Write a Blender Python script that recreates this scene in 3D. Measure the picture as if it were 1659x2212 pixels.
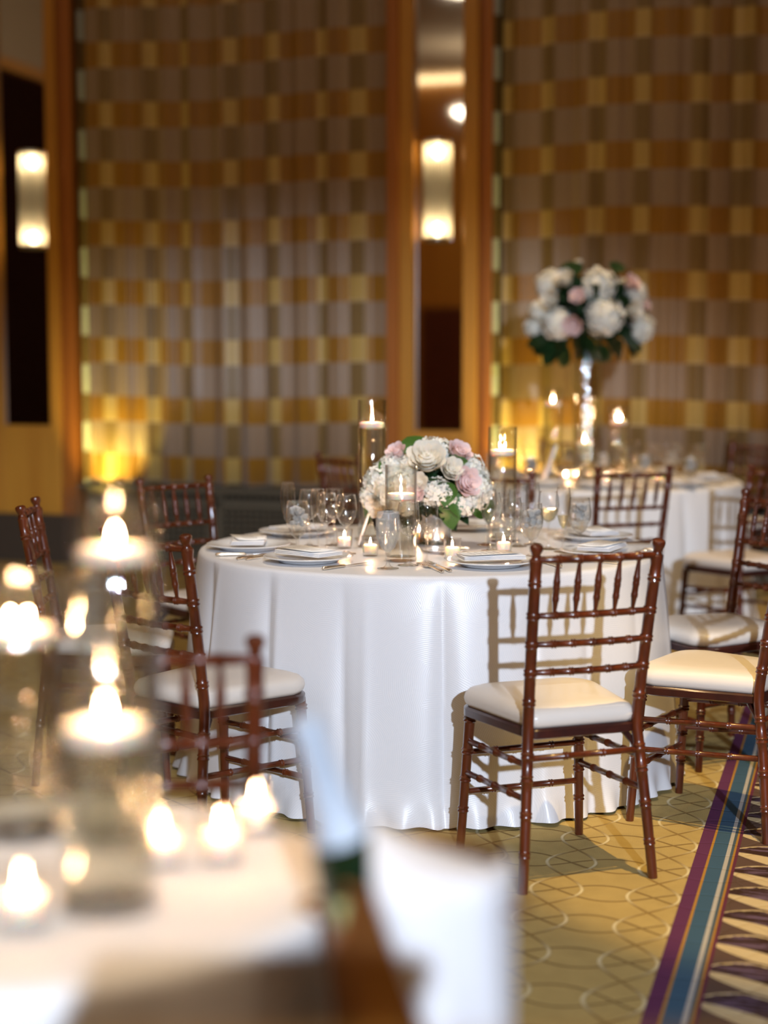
import bpy, math, random
from math import sin, cos, pi, sqrt, radians, atan, atan2, tan
from mathutils import Vector, Matrix
random.seed(7)
for o in list(bpy.data.objects): bpy.data.objects.remove(o)
S = bpy.context.scene
COL = S.collection
# ------------------------------------------------------------------ camera
W, H, F = 1659, 2212, 3480.0
PITCH = atan(321 / F)
CAMZ = 1.40
cd = bpy.data.cameras.new('camera')
cam = bpy.data.objects.new('camera', cd); COL.objects.link(cam)
cam.location = (0, 0, CAMZ); cam.rotation_euler = (pi/2 - PITCH, 0, 0)
cd.sensor_fit = 'VERTICAL'; cd.sensor_height = 36.0; cd.lens = F / H * 36.0
cd.clip_start = 0.05; cd.clip_end = 100
cd.dof.use_dof = True; cd.dof.focus_distance = 4.88
cd.dof.aperture_fstop = (F / H * 36.0) / 50.0; cd.dof.aperture_blades = 0
S.camera = cam
# ------------------------------------------------------------------ colour management, world
S.view_settings.view_transform = 'Standard'; S.view_settings.look = 'None'
S.view_settings.exposure = 0.0; S.view_settings.gamma = 1.0; S.view_settings.use_curve_mapping = False
wd = bpy.data.worlds.new('world'); S.world = wd; wd.use_nodes = True
wd.node_tree.nodes['Background'].inputs[0].default_value = (0.9, 0.62, 0.38, 1)
wd.node_tree.nodes['Background'].inputs[1].default_value = 0.05
cy = S.cycles
cy.use_denoising = True; cy.max_bounces = 12; cy.diffuse_bounces = 4; cy.glossy_bounces = 5
cy.transmission_bounces = 10; cy.transparent_max_bounces = 40
cy.sample_clamp_indirect = 30; cy.sample_clamp_direct = 0
cy.caustics_reflective = False; cy.caustics_refractive = False; cy.blur_glossy = 0.3
# ------------------------------------------------------------------ room frame
A = radians(16.3)
EU = Vector((cos(A), -sin(A), 0)); EV = Vector((sin(A), cos(A), 0))
VW = 10.26
CEIL = 7.0
UMIN, UMAX, VMIN = -9.0, 6.0, -10.5
def R(u, v, z=0.0): return EU*u + EV*v + Vector((0, 0, z))
def ray(px, py):
    f = Vector((0, cos(PITCH), -sin(PITCH))); up = Vector((0, sin(PITCH), cos(PITCH)))
    return f + Vector((1, 0, 0))*((px-W/2)/F) + up*((H/2-py)/F)
def at_z(px, py, z):
    d = ray(px, py); t = (z-CAMZ)/d.z
    return Vector((0, 0, CAMZ)) + d*t
def at_y(px, py, y):
    d = ray(px, py); return Vector((0, 0, CAMZ)) + d*(y/d.y)
def wall_uz(px, py=785):
    d = ray(px, py); t = VW / d.dot(EV)
    p = d*t
    return p.dot(EU), CAMZ + p.z
# ------------------------------------------------------------------ lights
def area(name, loc, target, size, power, col, shape='DISK'):
    l = bpy.data.lights.new(name, 'AREA'); l.shape = shape; l.size = size; l.energy = power; l.color = col
    o = bpy.data.objects.new(name, l); COL.objects.link(o); o.location = loc
    o.rotation_euler = (Vector(target)-Vector(loc)).to_track_quat('-Z', 'Y').to_euler(); return o
def spot(name, loc, target, power, col, ang, blend=0.5, radius=0.05):
    l = bpy.data.lights.new(name, 'SPOT'); l.energy = power; l.color = col; l.spot_size = radians(ang)
    l.spot_blend = blend; l.shadow_soft_size = radius
    o = bpy.data.objects.new(name, l); COL.objects.link(o); o.location = loc
    o.rotation_euler = (Vector(target)-Vector(loc)).to_track_quat('-Z', 'Y').to_euler(); return o
spot('flash_light', (1.61, -9.0, 4.38), (0.25, 4.1, 0.38), 6900, (0.72, 0.83, 1.0), 24, 0.55, 0.11)
spot('downlight_aisle', (1.15, 3.05, 6.9), (1.45, 4.5, 0), 1500, (1.0, 0.66, 0.22), 20, 0.4, 0.05)
spot('downlight_far', (1.9, 7.4, 6.9), (1.5, 8.6, 0), 700, (1.0, 0.66, 0.30), 44, 0.8, 0.08)
spot('downlight_left', (-1.8, 4.5, 6.9), (-1.2, 5.6, 0), 160, (1.0, 0.66, 0.32), 50, 0.9, 0.08)
spot('fill_table', (0.16, 5.2, 6.9), (0.16, 5.6, 0.76), 620, (1.0, 0.88, 0.74), 18, 0.6, 0.15)  # added fill that brightens the near tabletop
spot('fill_front', (-0.45, 1.6, 6.9), (-0.42, 1.95, 0.76), 620, (1.0, 0.74, 0.48), 14, 0.7, 0.15)  # added warm fill that turns the foreground tabletop peach
LAMPZ = 5.74
CHAND = [(-3.97, 2.81), (0.0, 6.0), (-4.6, 6.9), (3.4, 5.5), (0.4, 0.8), (3.6, 0.0), (-4.5, -3.2), (0, -4.5), (-8.6, -5.6), (-5.0, -7.4)]  # last two added to brighten the front wall in the mirrors
CHAND_W = 15.0
UPLIGHT = [(238, 80), (1140, 90)]
# ------------------------------------------------------------------ materials
def nt(name):
    m = bpy.data.materials.new(name); m.use_nodes = True
    return m, m.node_tree, m.node_tree.nodes['Principled BSDF']
class NB:
    """small node helper"""
    def __init__(s, tree): s.t = tree
    def n(s, typ, **kw):
        n = s.t.nodes.new(typ)
        for k, v in kw.items(): setattr(n, k, v)
        return n
    def lk(s, a, b): s.t.links.new(a, b)
    def put(s, sock, v):
        if hasattr(v, 'is_output'): s.lk(v, sock)
        else: sock.default_value = v
    def m(s, op, a, b=0.0, c=0.0):
        n = s.n('ShaderNodeMath', operation=op)
        s.put(n.inputs[0], a); s.put(n.inputs[1], b); s.put(n.inputs[2], c)
        return n.outputs[0]
    def mix(s, f, a, b):
        n = s.n('ShaderNodeMix', data_type='RGBA')
        s.put(n.inputs[0], f)
        for i, v in ((6, a), (7, b)):
            s.put(n.inputs[i], v if hasattr(v, 'is_output') else (v[0], v[1], v[2], 1))
        return n.outputs[2]
    def noise(s, scale, vec=None, detail=3, rough=0.5):
        n = s.n('ShaderNodeTexNoise'); n.inputs['Scale'].default_value = scale
        n.inputs['Detail'].default_value = detail; n.inputs['Roughness'].default_value = rough
        if vec is not None: s.lk(vec, n.inputs['Vector'])
        return n.outputs['Fac']
    def bump(s, h, strength=0.3, dist=0.01):
        n = s.n('ShaderNodeBump'); n.inputs['Strength'].default_value = strength
        n.inputs['Distance'].default_value = dist; s.lk(h, n.inputs['Height']); return n.outputs[0]
    def obj(s): return s.n('ShaderNodeTexCoord').outputs['Object']
    def uv(s): return s.n('ShaderNodeTexCoord').outputs['UV']
    def sep(s, v):
        n = s.n('ShaderNodeSeparateXYZ'); s.lk(v, n.inputs[0]); return n.outputs
    def scale(s, v, xyz):
        n = s.n('ShaderNodeMapping'); s.lk(v, n.inputs[0]); n.inputs['Scale'].default_value = xyz; return n.outputs[0]
def plain(name, col, rough=0.5, metal=0.0, coat=0.0, noise=None, bump=None, **kw):
    m, t, b = nt(name); nb = NB(t)
    b.inputs['Roughness'].default_value = rough; b.inputs['Metallic'].default_value = metal
    b.inputs['Coat Weight'].default_value = coat; b.inputs['Coat Roughness'].default_value = 0.1
    if noise:
        sc, amt = noise
        f = nb.noise(sc, nb.obj())
        lo = [c*(1-amt) for c in col]; hi = [min(1, c*(1+amt)) for c in col]
        nb.lk(nb.mix(f, lo, hi), b.inputs['Base Color'])
    else: b.inputs['Base Color'].default_value = (*col, 1)
    if bump:
        nb.lk(nb.bump(nb.noise(bump[0], nb.obj()), bump[1], bump[2]), b.inputs['Normal'])
    for k, v in kw.items(): b.inputs[k.replace('_', ' ')].default_value = v
    return m
def wood(name, c1, c2, rough, coat, sc=(30, 30, 2), det=4):
    m, t, b = nt(name); nb = NB(t)
    f = nb.noise(1.0, nb.scale(nb.obj(), sc), det, 0.6)
    r = nb.n('ShaderNodeMapRange'); r.inputs[1].default_value = 0.3; r.inputs[2].default_value = 0.7; nb.lk(f, r.inputs[0])
    nb.lk(nb.mix(r.outputs[0], c1, c2), b.inputs['Base Color'])
    b.inputs['Roughness'].default_value = rough; b.inputs['Coat Weight'].default_value = coat; b.inputs['Coat Roughness'].default_value = 0.12
    return m
def thin_glass(name, tint=(1, 1, 1), rough=0.0, ior=1.45, extra=0.02):
    m, t, b = nt(name); t.nodes.remove(b); nb = NB(t)
    out = t.nodes['Material Output']
    tr = nb.n('ShaderNodeBsdfTransparent')
    gl = nb.n('ShaderNodeBsdfGlossy'); gl.inputs['Roughness'].default_value = rough; gl.inputs[0].default_value = (1, 1, 1, 1)
    lw = nb.n('ShaderNodeLayerWeight'); lw.inputs[0].default_value = 0.5     # 1 - |cos|
    nb.lk(nb.mix(nb.m('POWER', lw.outputs['Facing'], 5.0), tint, [c*0.55 for c in tint]), tr.inputs[0])
    mx = nb.n('ShaderNodeMixShader'); nb.lk(nb.m('MULTIPLY_ADD', nb.m('POWER', lw.outputs['Facing'], 2.6), 0.88, 0.045+extra), mx.inputs[0])
    nb.lk(tr.outputs[0], mx.inputs[1]); nb.lk(gl.outputs[0], mx.inputs[2]); nb.lk(mx.outputs[0], out.inputs[0])
    return m
def emit(name, col, strength):
    m, t, b = nt(name)
    b.inputs['Base Color'].default_value = (0, 0, 0, 1)
    b.inputs['Emission Color'].default_value = (*col, 1); b.inputs['Emission Strength'].default_value = strength
    return m
MT = {}
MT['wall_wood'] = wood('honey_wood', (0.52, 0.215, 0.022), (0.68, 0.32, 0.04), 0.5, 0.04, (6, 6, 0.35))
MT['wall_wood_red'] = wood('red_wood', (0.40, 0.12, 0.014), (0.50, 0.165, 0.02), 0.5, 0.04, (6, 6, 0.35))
MT['dark_wood'] = wood('dark_panel_wood', (0.10, 0.018, 0.005), (0.15, 0.03, 0.006), 0.7, 0.0, (6, 6, 0.4))
MT['maroon'] = plain('maroon_panel', (0.020, 0.004, 0.002), 0.9, Specular_IOR_Level=0.1)
MT['chair'] = wood('mahogany', (0.055, 0.0105, 0.004), (0.16, 0.032, 0.008), 0.3, 0.6, (25, 25, 5))
MT['frame'] = wood('dark_mahogany', (0.035, 0.010, 0.008), (0.06, 0.014, 0.009), 0.3, 0.6, (25, 25, 25))
MT['vinyl'] = plain('ivory_vinyl', (0.86, 0.79, 0.71), 0.32, coat=0.15, bump=(9, 0.25, 0.01), noise=(4, 0.05))
MT['silver'] = plain('silver', (0.86, 0.85, 0.83), 0.24, 1.0)
MT['crystal'] = plain('crystal_facets', (0.95, 0.95, 0.97), 0.15, 1.0)
MT['gold_silver'] = plain('champagne_silver', (0.90, 0.80, 0.66), 0.30, 1.0)
MT['mercury'] = plain('mercury_silver', (0.88, 0.87, 0.84), 0.27, 1.0, bump=(40, 0.15, 0.004))
MT['bronze'] = plain('bronze_bucket_metal', (0.42, 0.18, 0.055), 0.32, 0.75, noise=(10, 0.1))
MT['china'] = plain('white_china', (0.80, 0.80, 0.80), 0.12, coat=0.4)
MT['paper'] = plain('menu_paper', (0.86, 0.84, 0.80), 0.6)
MT['napkin'] = plain('napkin_linen', (0.86, 0.86, 0.88), 0.8, bump=(120, 0.1, 0.002))
MT['ink'] = plain('menu_ink', (0.45, 0.40, 0.36), 0.7)
MT['glass'] = thin_glass('clear_glass', (0.99, 0.99, 0.985), 0.04, 1.45, 0.045)
MT['thick_glass'] = thin_glass('cylinder_glass', (0.975, 0.98, 0.965), 0.02, 1.5, 0.0)
m, t, b = nt('frosted_cold_glass'); b.inputs['Base Color'].default_value = (0.85, 0.85, 0.84, 1); b.inputs['Roughness'].default_value = 0.25
nb = NB(t); tr = nb.n('ShaderNodeBsdfTransparent'); mx = nb.n('ShaderNodeMixShader'); mx.inputs[0].default_value = 0.80
nb.lk(b.outputs[0], mx.inputs[1]); nb.lk(tr.outputs[0], mx.inputs[2]); nb.lk(mx.outputs[0], t.nodes['Material Output'].inputs[0]); MT['frost'] = m
m, t, b = nt('solid_glass'); b.inputs['Transmission Weight'].default_value = 1; b.inputs['Roughness'].default_value = 0.0
b.inputs['IOR'].default_value = 1.45; MT['solid_glass'] = m
m, t, b = nt('water'); b.inputs['Transmission Weight'].default_value = 1; b.inputs['Roughness'].default_value = 0.0
b.inputs['IOR'].default_value = 1.33; b.inputs['Base Color'].default_value = (0.98, 0.98, 0.96, 1); MT['water'] = m
m, t, b = nt('wine'); b.inputs['Transmission Weight'].default_value = 1; b.inputs['Roughness'].default_value = 0.0
b.inputs['IOR'].default_value = 1.33; b.inputs['Base Color'].default_value = (0.97, 0.96, 0.78, 1); MT['wine'] = m
def soften(mat, amount):
    t = mat.node_tree; nb = NB(t); b = t.nodes['Principled BSDF']; tr = nb.n('ShaderNodeBsdfTransparent'); tr.inputs[0].default_value = b.inputs['Base Color'].default_value
    mx = nb.n('ShaderNodeMixShader'); mx.inputs[0].default_value = amount
    nb.lk(b.outputs[0], mx.inputs[1]); nb.lk(tr.outputs[0], mx.inputs[2]); nb.lk(mx.outputs[0], t.nodes['Material Output'].inputs[0])
soften(MT['solid_glass'], 0.55); soften(MT['water'], 0.82); soften(MT['wine'], 0.6)
m, t, b = nt('ice'); b.inputs['Transmission Weight'].default_value = 0.5; b.inputs['Roughness'].default_value = 0.4
b.inputs['IOR'].default_value = 1.2; b.inputs['Base Color'].default_value = (0.97, 0.97, 0.97, 1); MT['ice'] = m
m, t, b = nt('bottle_green_glass'); b.inputs['Base Color'].default_value = (0.006, 0.022, 0.008, 1); b.inputs['Roughness'].default_value = 0.06
b.inputs['Coat Weight'].default_value = 0.5; MT['bottle'] = m
MT['foil'] = plain('pale_foil', (0.52, 0.60, 0.70), 0.5, 0.1, bump=(60, 0.3, 0.003))
MT['label'] = plain('bottle_label', (0.55, 0.55, 0.22), 0.5)
MT['black'] = plain('black_lacquer', (0.008, 0.008, 0.008), 0.3)
MT['metal'] = plain('brushed_metal', (0.6, 0.6, 0.58), 0.3, 1.0)
MT['leaf'] = plain('leaf_green', (0.05, 0.13, 0.02), 0.35, noise=(25, 0.4), coat=0.15)
MT['leaf_dark'] = plain('leaf_dark_green', (0.012, 0.042, 0.012), 0.4, noise=(15, 0.5))
def petal_mat(name, c, sss=0.25):
    m, t, b = nt(name); nb = NB(t)
    f = nb.noise(30, nb.obj())
    nb.lk(nb.mix(f, [x*0.93 for x in c], c), b.inputs['Base Color']); b.inputs['Roughness'].default_value = 0.65
    b.inputs['Subsurface Weight'].default_value = sss; b.inputs['Subsurface Radius'].default_value = (0.01, 0.007, 0.005)
    b.inputs['Subsurface Scale'].default_value = 0.5
    return m
MT['hydrangea'] = petal_mat('hydrangea_white', (0.88, 0.87, 0.79))
MT['rose_white'] = petal_mat('rose_cream', (0.88, 0.83, 0.72))
MT['rose_pink'] = petal_mat('rose_blush', (0.90, 0.70, 0.67))
m, t, b = nt('candle_wax'); b.inputs['Base Color'].default_value = (0.97, 0.88, 0.80, 1); b.inputs['Roughness'].default_value = 0.45
b.inputs['Subsurface Weight'].default_value = 0.5; b.inputs['Subsurface Radius'].default_value = (0.03, 0.02, 0.012); b.inputs['Subsurface Scale'].default_value = 1.0
MT['wax'] = m
MT['wick'] = plain('wick', (0.02, 0.015, 0.01), 0.9)
MT['flame'] = emit('flame', (1.0, 0.56, 0.28), 520)
MT['bulb'] = emit('sconce_bulb', (1.0, 0.80, 0.48), 45)
MT['bowl_lamp'] = emit('ceiling_bowl', (1.0, 0.85, 0.64), CHAND_W)
MT['mirror'] = plain('mirror', (0.82, 0.80, 0.76), 0.03, 1.0)
MT['plaster'] = plain('ceiling_plaster', (0.50, 0.42, 0.32), 0.9, noise=(0.6, 0.08))
MT['grille_metal'] = plain('grille_paint', (0.10, 0.08, 0.05), 0.6)
MT['base'] = plain('dark_base', (0.06, 0.04, 0.025), 0.6)
MT['rim'] = emit('cove_strip', (1.0, 0.74, 0.40), 3.0)
# sconce rods: milky ribbed glass
m, t, b = nt('ribbed_glass'); nb = NB(t); t.nodes.remove(b)
tl = nb.n('ShaderNodeBsdfTranslucent'); tl.inputs[0].default_value = (1, 0.95, 0.84, 1)
tp = nb.n('ShaderNodeBsdfTransparent'); tp.inputs[0].default_value = (0.9, 0.88, 0.82, 1)
gl = nb.n('ShaderNodeBsdfGlossy'); gl.inputs['Roughness'].default_value = 0.15
m1 = nb.n('ShaderNodeMixShader'); m1.inputs[0].default_value = 0.45; nb.lk(tl.outputs[0], m1.inputs[1]); nb.lk(tp.outputs[0], m1.inputs[2])
m2 = nb.n('ShaderNodeMixShader'); m2.inputs[0].default_value = 0.05; nb.lk(m1.outputs[0], m2.inputs[1]); nb.lk(gl.outputs[0], m2.inputs[2])
nb.lk(m2.outputs[0], t.nodes['Material Output'].inputs[0]); MT['ribbed'] = m
# tablecloth with fan shaped woven relief
def cloth_mat(name, col, relief=True):
    m, t, b = nt(name); nb = NB(t)
    b.inputs['Base Color'].default_value = (*col, 1); b.inputs['Roughness'].default_value = 0.36
    b.inputs['Specular IOR Level'].default_value = 0.6
    if relief:
        uv = nb.uv()
        v = nb.n('ShaderNodeTexVoronoi'); v.inputs['Scale'].default_value = 6.5; nb.lk(uv, v.inputs['Vector'])
        def vm(op, a, b_):
            n = nb.n('ShaderNodeVectorMath', operation=op); nb.put(n.inputs[0], a); nb.put(n.inputs[1], b_); return n
        off = vm('MULTIPLY', vm('SUBTRACT', v.outputs['Color'], (0.5, 0.5, 0.5)).outputs[0], (0.34, 0.34, 0.0)).outputs[0]
        rel = vm('SUBTRACT', uv, vm('ADD', v.outputs['Position'], off).outputs[0]).outputs[0]
        ln_ = nb.n('ShaderNodeVectorMath', operation='LENGTH'); nb.lk(vm('MULTIPLY', rel, (1, 1, 0)).outputs[0], ln_.inputs[0])
        d = nb.m('ADD', ln_.outputs['Value'], nb.m('MULTIPLY', nb.noise(9, uv, 1), 0.02))
        s = nb.m('SINE', nb.m('MULTIPLY', d, 2*pi/0.0058))
        s2 = nb.m('MULTIPLY_ADD', s, 0.5, 0.5)
        nb.lk(nb.bump(s2, 0.18, 0.0007), b.inputs['Normal'])
        nb.lk(nb.mix(s2, [c*0.96 for c in col], col), b.inputs['Base Color'])  # shade of the relief grooves also put into the colour
    return m
MT['cloth'] = cloth_mat('satin_tablecloth', (0.84, 0.84, 0.86))
MT['cloth_plain'] = cloth_mat('plain_tablecloth', (0.86, 0.85, 0.84), False)
MT['cloth_plain'].node_tree.nodes['Principled BSDF'].inputs['Roughness'].default_value = 0.7
# curtain
def curtain_mat():
    m, t, b = nt('checked_curtain'); nb = NB(t)
    u, z, _ = nb.sep(nb.uv())
    row = nb.m('FRACT', nb.m('DIVIDE', nb.m('ADD', nb.m('SUBTRACT', z, 0.995), 4.0), 0.40))   # 0..0.43 gold, rest taupe
    gold = nb.m('LESS_THAN', row, 0.435)
    wid = nb.m('MULTIPLY', nb.noise(2.2, nb.scale(nb.uv(), (1, 0, 0)), 1), 0.35)
    colf = nb.m('FRACT', nb.m('DIVIDE', nb.m('ADD', u, wid), 0.34))
    def edge(x, e, w=0.03):
        r = nb.n('ShaderNodeMapRange'); r.inputs[1].default_value = e-w; r.inputs[2].default_value = e+w; nb.lk(x, r.inputs[0]); return r.outputs[0]
    isB = nb.m('SUBTRACT', edge(colf, 0.64), edge(colf, 0.96))
    fine = nb.noise(1.0, nb.scale(nb.uv(), (11, 0.2, 1)), 1)
    gA = nb.mix(fine, (0.24, 0.095, 0.004), (0.46, 0.22, 0.012)); gB = nb.mix(fine, (0.46, 0.29, 0.06), (0.68, 0.47, 0.15))
    tA = nb.mix(fine, (0.30, 0.195, 0.115), (0.42, 0.30, 0.20)); tB = nb.mix(fine, (0.19, 0.110, 0.030), (0.29, 0.185, 0.065))
    g = nb.mix(isB, gA, gB); tt = nb.mix(isB, tA, tB)
    c = nb.mix(gold, tt, g)
    lip = nb.m('MULTIPLY', nb.m('LESS_THAN', row, 0.035), isB)
    c = nb.mix(nb.m('MULTIPLY', lip, 0.8), c, (0.62, 0.46, 0.24))
    nb.lk(c, b.inputs['Base Color'])
    b.inputs['Roughness'].default_value = 0.42; b.inputs['Sheen Weight'].default_value = 0.3
    nb.lk(nb.bump(nb.noise(1.0, nb.scale(nb.uv(), (300, 40, 1)), 1), 0.1, 0.002), b.inputs['Normal'])
    return m
MT['curtain'] = curtain_mat()
def sheer_mat():
    m, t, b = nt('curtain_edge_sheer'); nb = NB(t)
    _, _, z = nb.sep(nb.obj())
    row = nb.m('FRACT', nb.m('DIVIDE', nb.m('ADD', nb.m('SUBTRACT', z, 0.995), 4.0), 0.40))
    nb.lk(nb.mix(nb.m('LESS_THAN', row, 0.5), (0.44, 0.46, 0.46), (0.14, 0.08, 0.025)), b.inputs['Base Color'])  # pale rows: light passing through the sheer, painted as colour
    b.inputs['Roughness'].default_value = 0.5
    return m
MT['sheer'] = sheer_mat()
# carpet (object coordinates = room u, v)
def carpet_mat():
    m, t, b = nt('patterned_carpet'); nb = NB(t)
    u, v, _ = nb.sep(nb.obj())
    pile = nb.noise(260, nb.obj(), 2)
    blot = nb.noise(14, nb.obj(), 3)
    field = nb.mix(blot, (0.43, 0.315, 0.12), (0.57, 0.43, 0.17))
    # interlaced chains: waves along v around u = c, and lenses along u around v = v0 (period .258 by .24)
    SU, SV = 0.258, 0.240
    pu = nb.m('DIVIDE', nb.m('ADD', u, 0.736 + SU*40), SU); pv = nb.m('DIVIDE', nb.m('ADD', v, -4.16 + SV*80), SV)
    du = nb.m('MULTIPLY', nb.m('ABSOLUTE', nb.m('SUBTRACT', nb.m('FRACT', nb.m('ADD', pu, 0.5)), 0.5)), SU)
    dv = nb.m('MULTIPLY', nb.m('ABSOLUTE', nb.m('SUBTRACT', nb.m('FRACT', nb.m('ADD', pv, 0.5)), 0.5)), SV)
    cv = nb.m('ABSOLUTE', nb.m('COSINE', nb.m('MULTIPLY', pv, pi))); sv = nb.m('SINE', nb.m('MULTIPLY', pv, pi))
    su = nb.m('ABSOLUTE', nb.m('SINE', nb.m('MULTIPLY', pu, pi))); cu = nb.m('COSINE', nb.m('MULTIPLY', pu, pi))
    AV, AH = 0.068, 0.063
    dV = nb.m('DIVIDE', nb.m('ABSOLUTE', nb.m('SUBTRACT', du, nb.m('MULTIPLY', cv, AV))), nb.m('SQRT', nb.m('ADD', 1.0, nb.m('POWER', nb.m('MULTIPLY', sv, AV*pi/SV), 2.0))))
    dH = nb.m('DIVIDE', nb.m('ABSOLUTE', nb.m('SUBTRACT', dv, nb.m('MULTIPLY', su, AH))), nb.m('SQRT', nb.m('ADD', 1.0, nb.m('POWER', nb.m('MULTIPLY', cu, AH*pi/SU), 2.0))))
    def ln(d):
        r = nb.n('ShaderNodeMapRange'); r.inputs[1].default_value = 0.0062; r.inputs[2].default_value = 0.0026; nb.lk(d, r.inputs[0]); return r.outputs[0]
    lV, lH = ln(dV), ln(dH)
    line = nb.m('MAXIMUM', lV, lH)
    lcV = nb.mix(nb.m('POWER', cv, 3.0), (0.30, 0.20, 0.07), (0.78, 0.68, 0.42))  # groove shading painted into the lines: light at the turns, dark elsewhere
    field = nb.mix(nb.m('MULTIPLY', lH, 0.8), field, (0.20, 0.125, 0.045))
    field = nb.mix(lV, field, lcV)
    s = nb.m('SUBTRACT', u, -0.408)
    # leaf area
    s2 = nb.m('MAXIMUM', nb.m('SUBTRACT', s, 0.104), 0.0)
    curve = nb.m('MULTIPLY', nb.m('POWER', s2, 2.0), 1.6)
    tt = nb.m('FRACT', nb.m('DIVIDE', nb.m('ADD', nb.m('ADD', v, curve), 0.190*60.5 - 3.686), 0.190))
    hw = nb.m('MULTIPLY', nb.m('SQRT', nb.m('MINIMUM', nb.m('DIVIDE', s2, 0.10), 1.0)), 0.47)
    off = nb.m('SUBTRACT', tt, 0.5)
    inside = nb.m('LESS_THAN', nb.m('ABSOLUTE', off), hw)
    streak = nb.noise(1.0, nb.scale(nb.obj(), (7, 90, 1)), 3)
    darkleaf = nb.mix(nb.m('GREATER_THAN', streak, 0.55), (0.045, 0.022, 0.018), (0.15, 0.10, 0.17))
    jag = nb.m('MULTIPLY', nb.m('SUBTRACT', nb.noise(60, nb.obj(), 1), 0.5), 0.10)
    outline = nb.m('GREATER_THAN', nb.m('ADD', nb.m('ABSOLUTE', off), jag), nb.m('SUBTRACT', hw, 0.045))
    cream = nb.m('MAXIMUM', outline, nb.m('LESS_THAN', off, nb.m('MULTIPLY_ADD', s2, -0.6, -0.03)))
    leaf = nb.mix(cream, darkleaf, (0.62, 0.50, 0.30))
    right = nb.mix(inside, (0.115, 0.072, 0.058), leaf)
    out = field
    stops = [(0.0, (0.125, 0.035, 0.105)), (0.036, (0.46, 0.24, 0.045)), (0.043, (0.05, 0.115, 0.20)), (0.084, (0.48, 0.46, 0.44)),
             (0.095, (0.07, 0.11, 0.15)), (0.103, (0.42, 0.22, 0.04)), (0.109, (0.13, 0.03, 0.065)), (0.118, None)]
    for e, c in stops:
        f = nb.m('GREATER_THAN', s, e)
        out = nb.mix(f, out, right if c is None else c)
    out2 = nb.mix(nb.m('MULTIPLY', pile, 0.22), out, (0.05, 0.03, 0.015))
    nb.lk(out2, b.inputs['Base Color']); b.inputs['Roughness'].default_value = 0.95; b.inputs['Specular IOR Level'].default_value = 0.1
    h = nb.m('SUBTRACT', nb.m('MULTIPLY', pile, 0.4), line)
    nb.lk(nb.bump(h, 0.5, 0.004), b.inputs['Normal'])
    return m
MT['carpet'] = carpet_mat()
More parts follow.
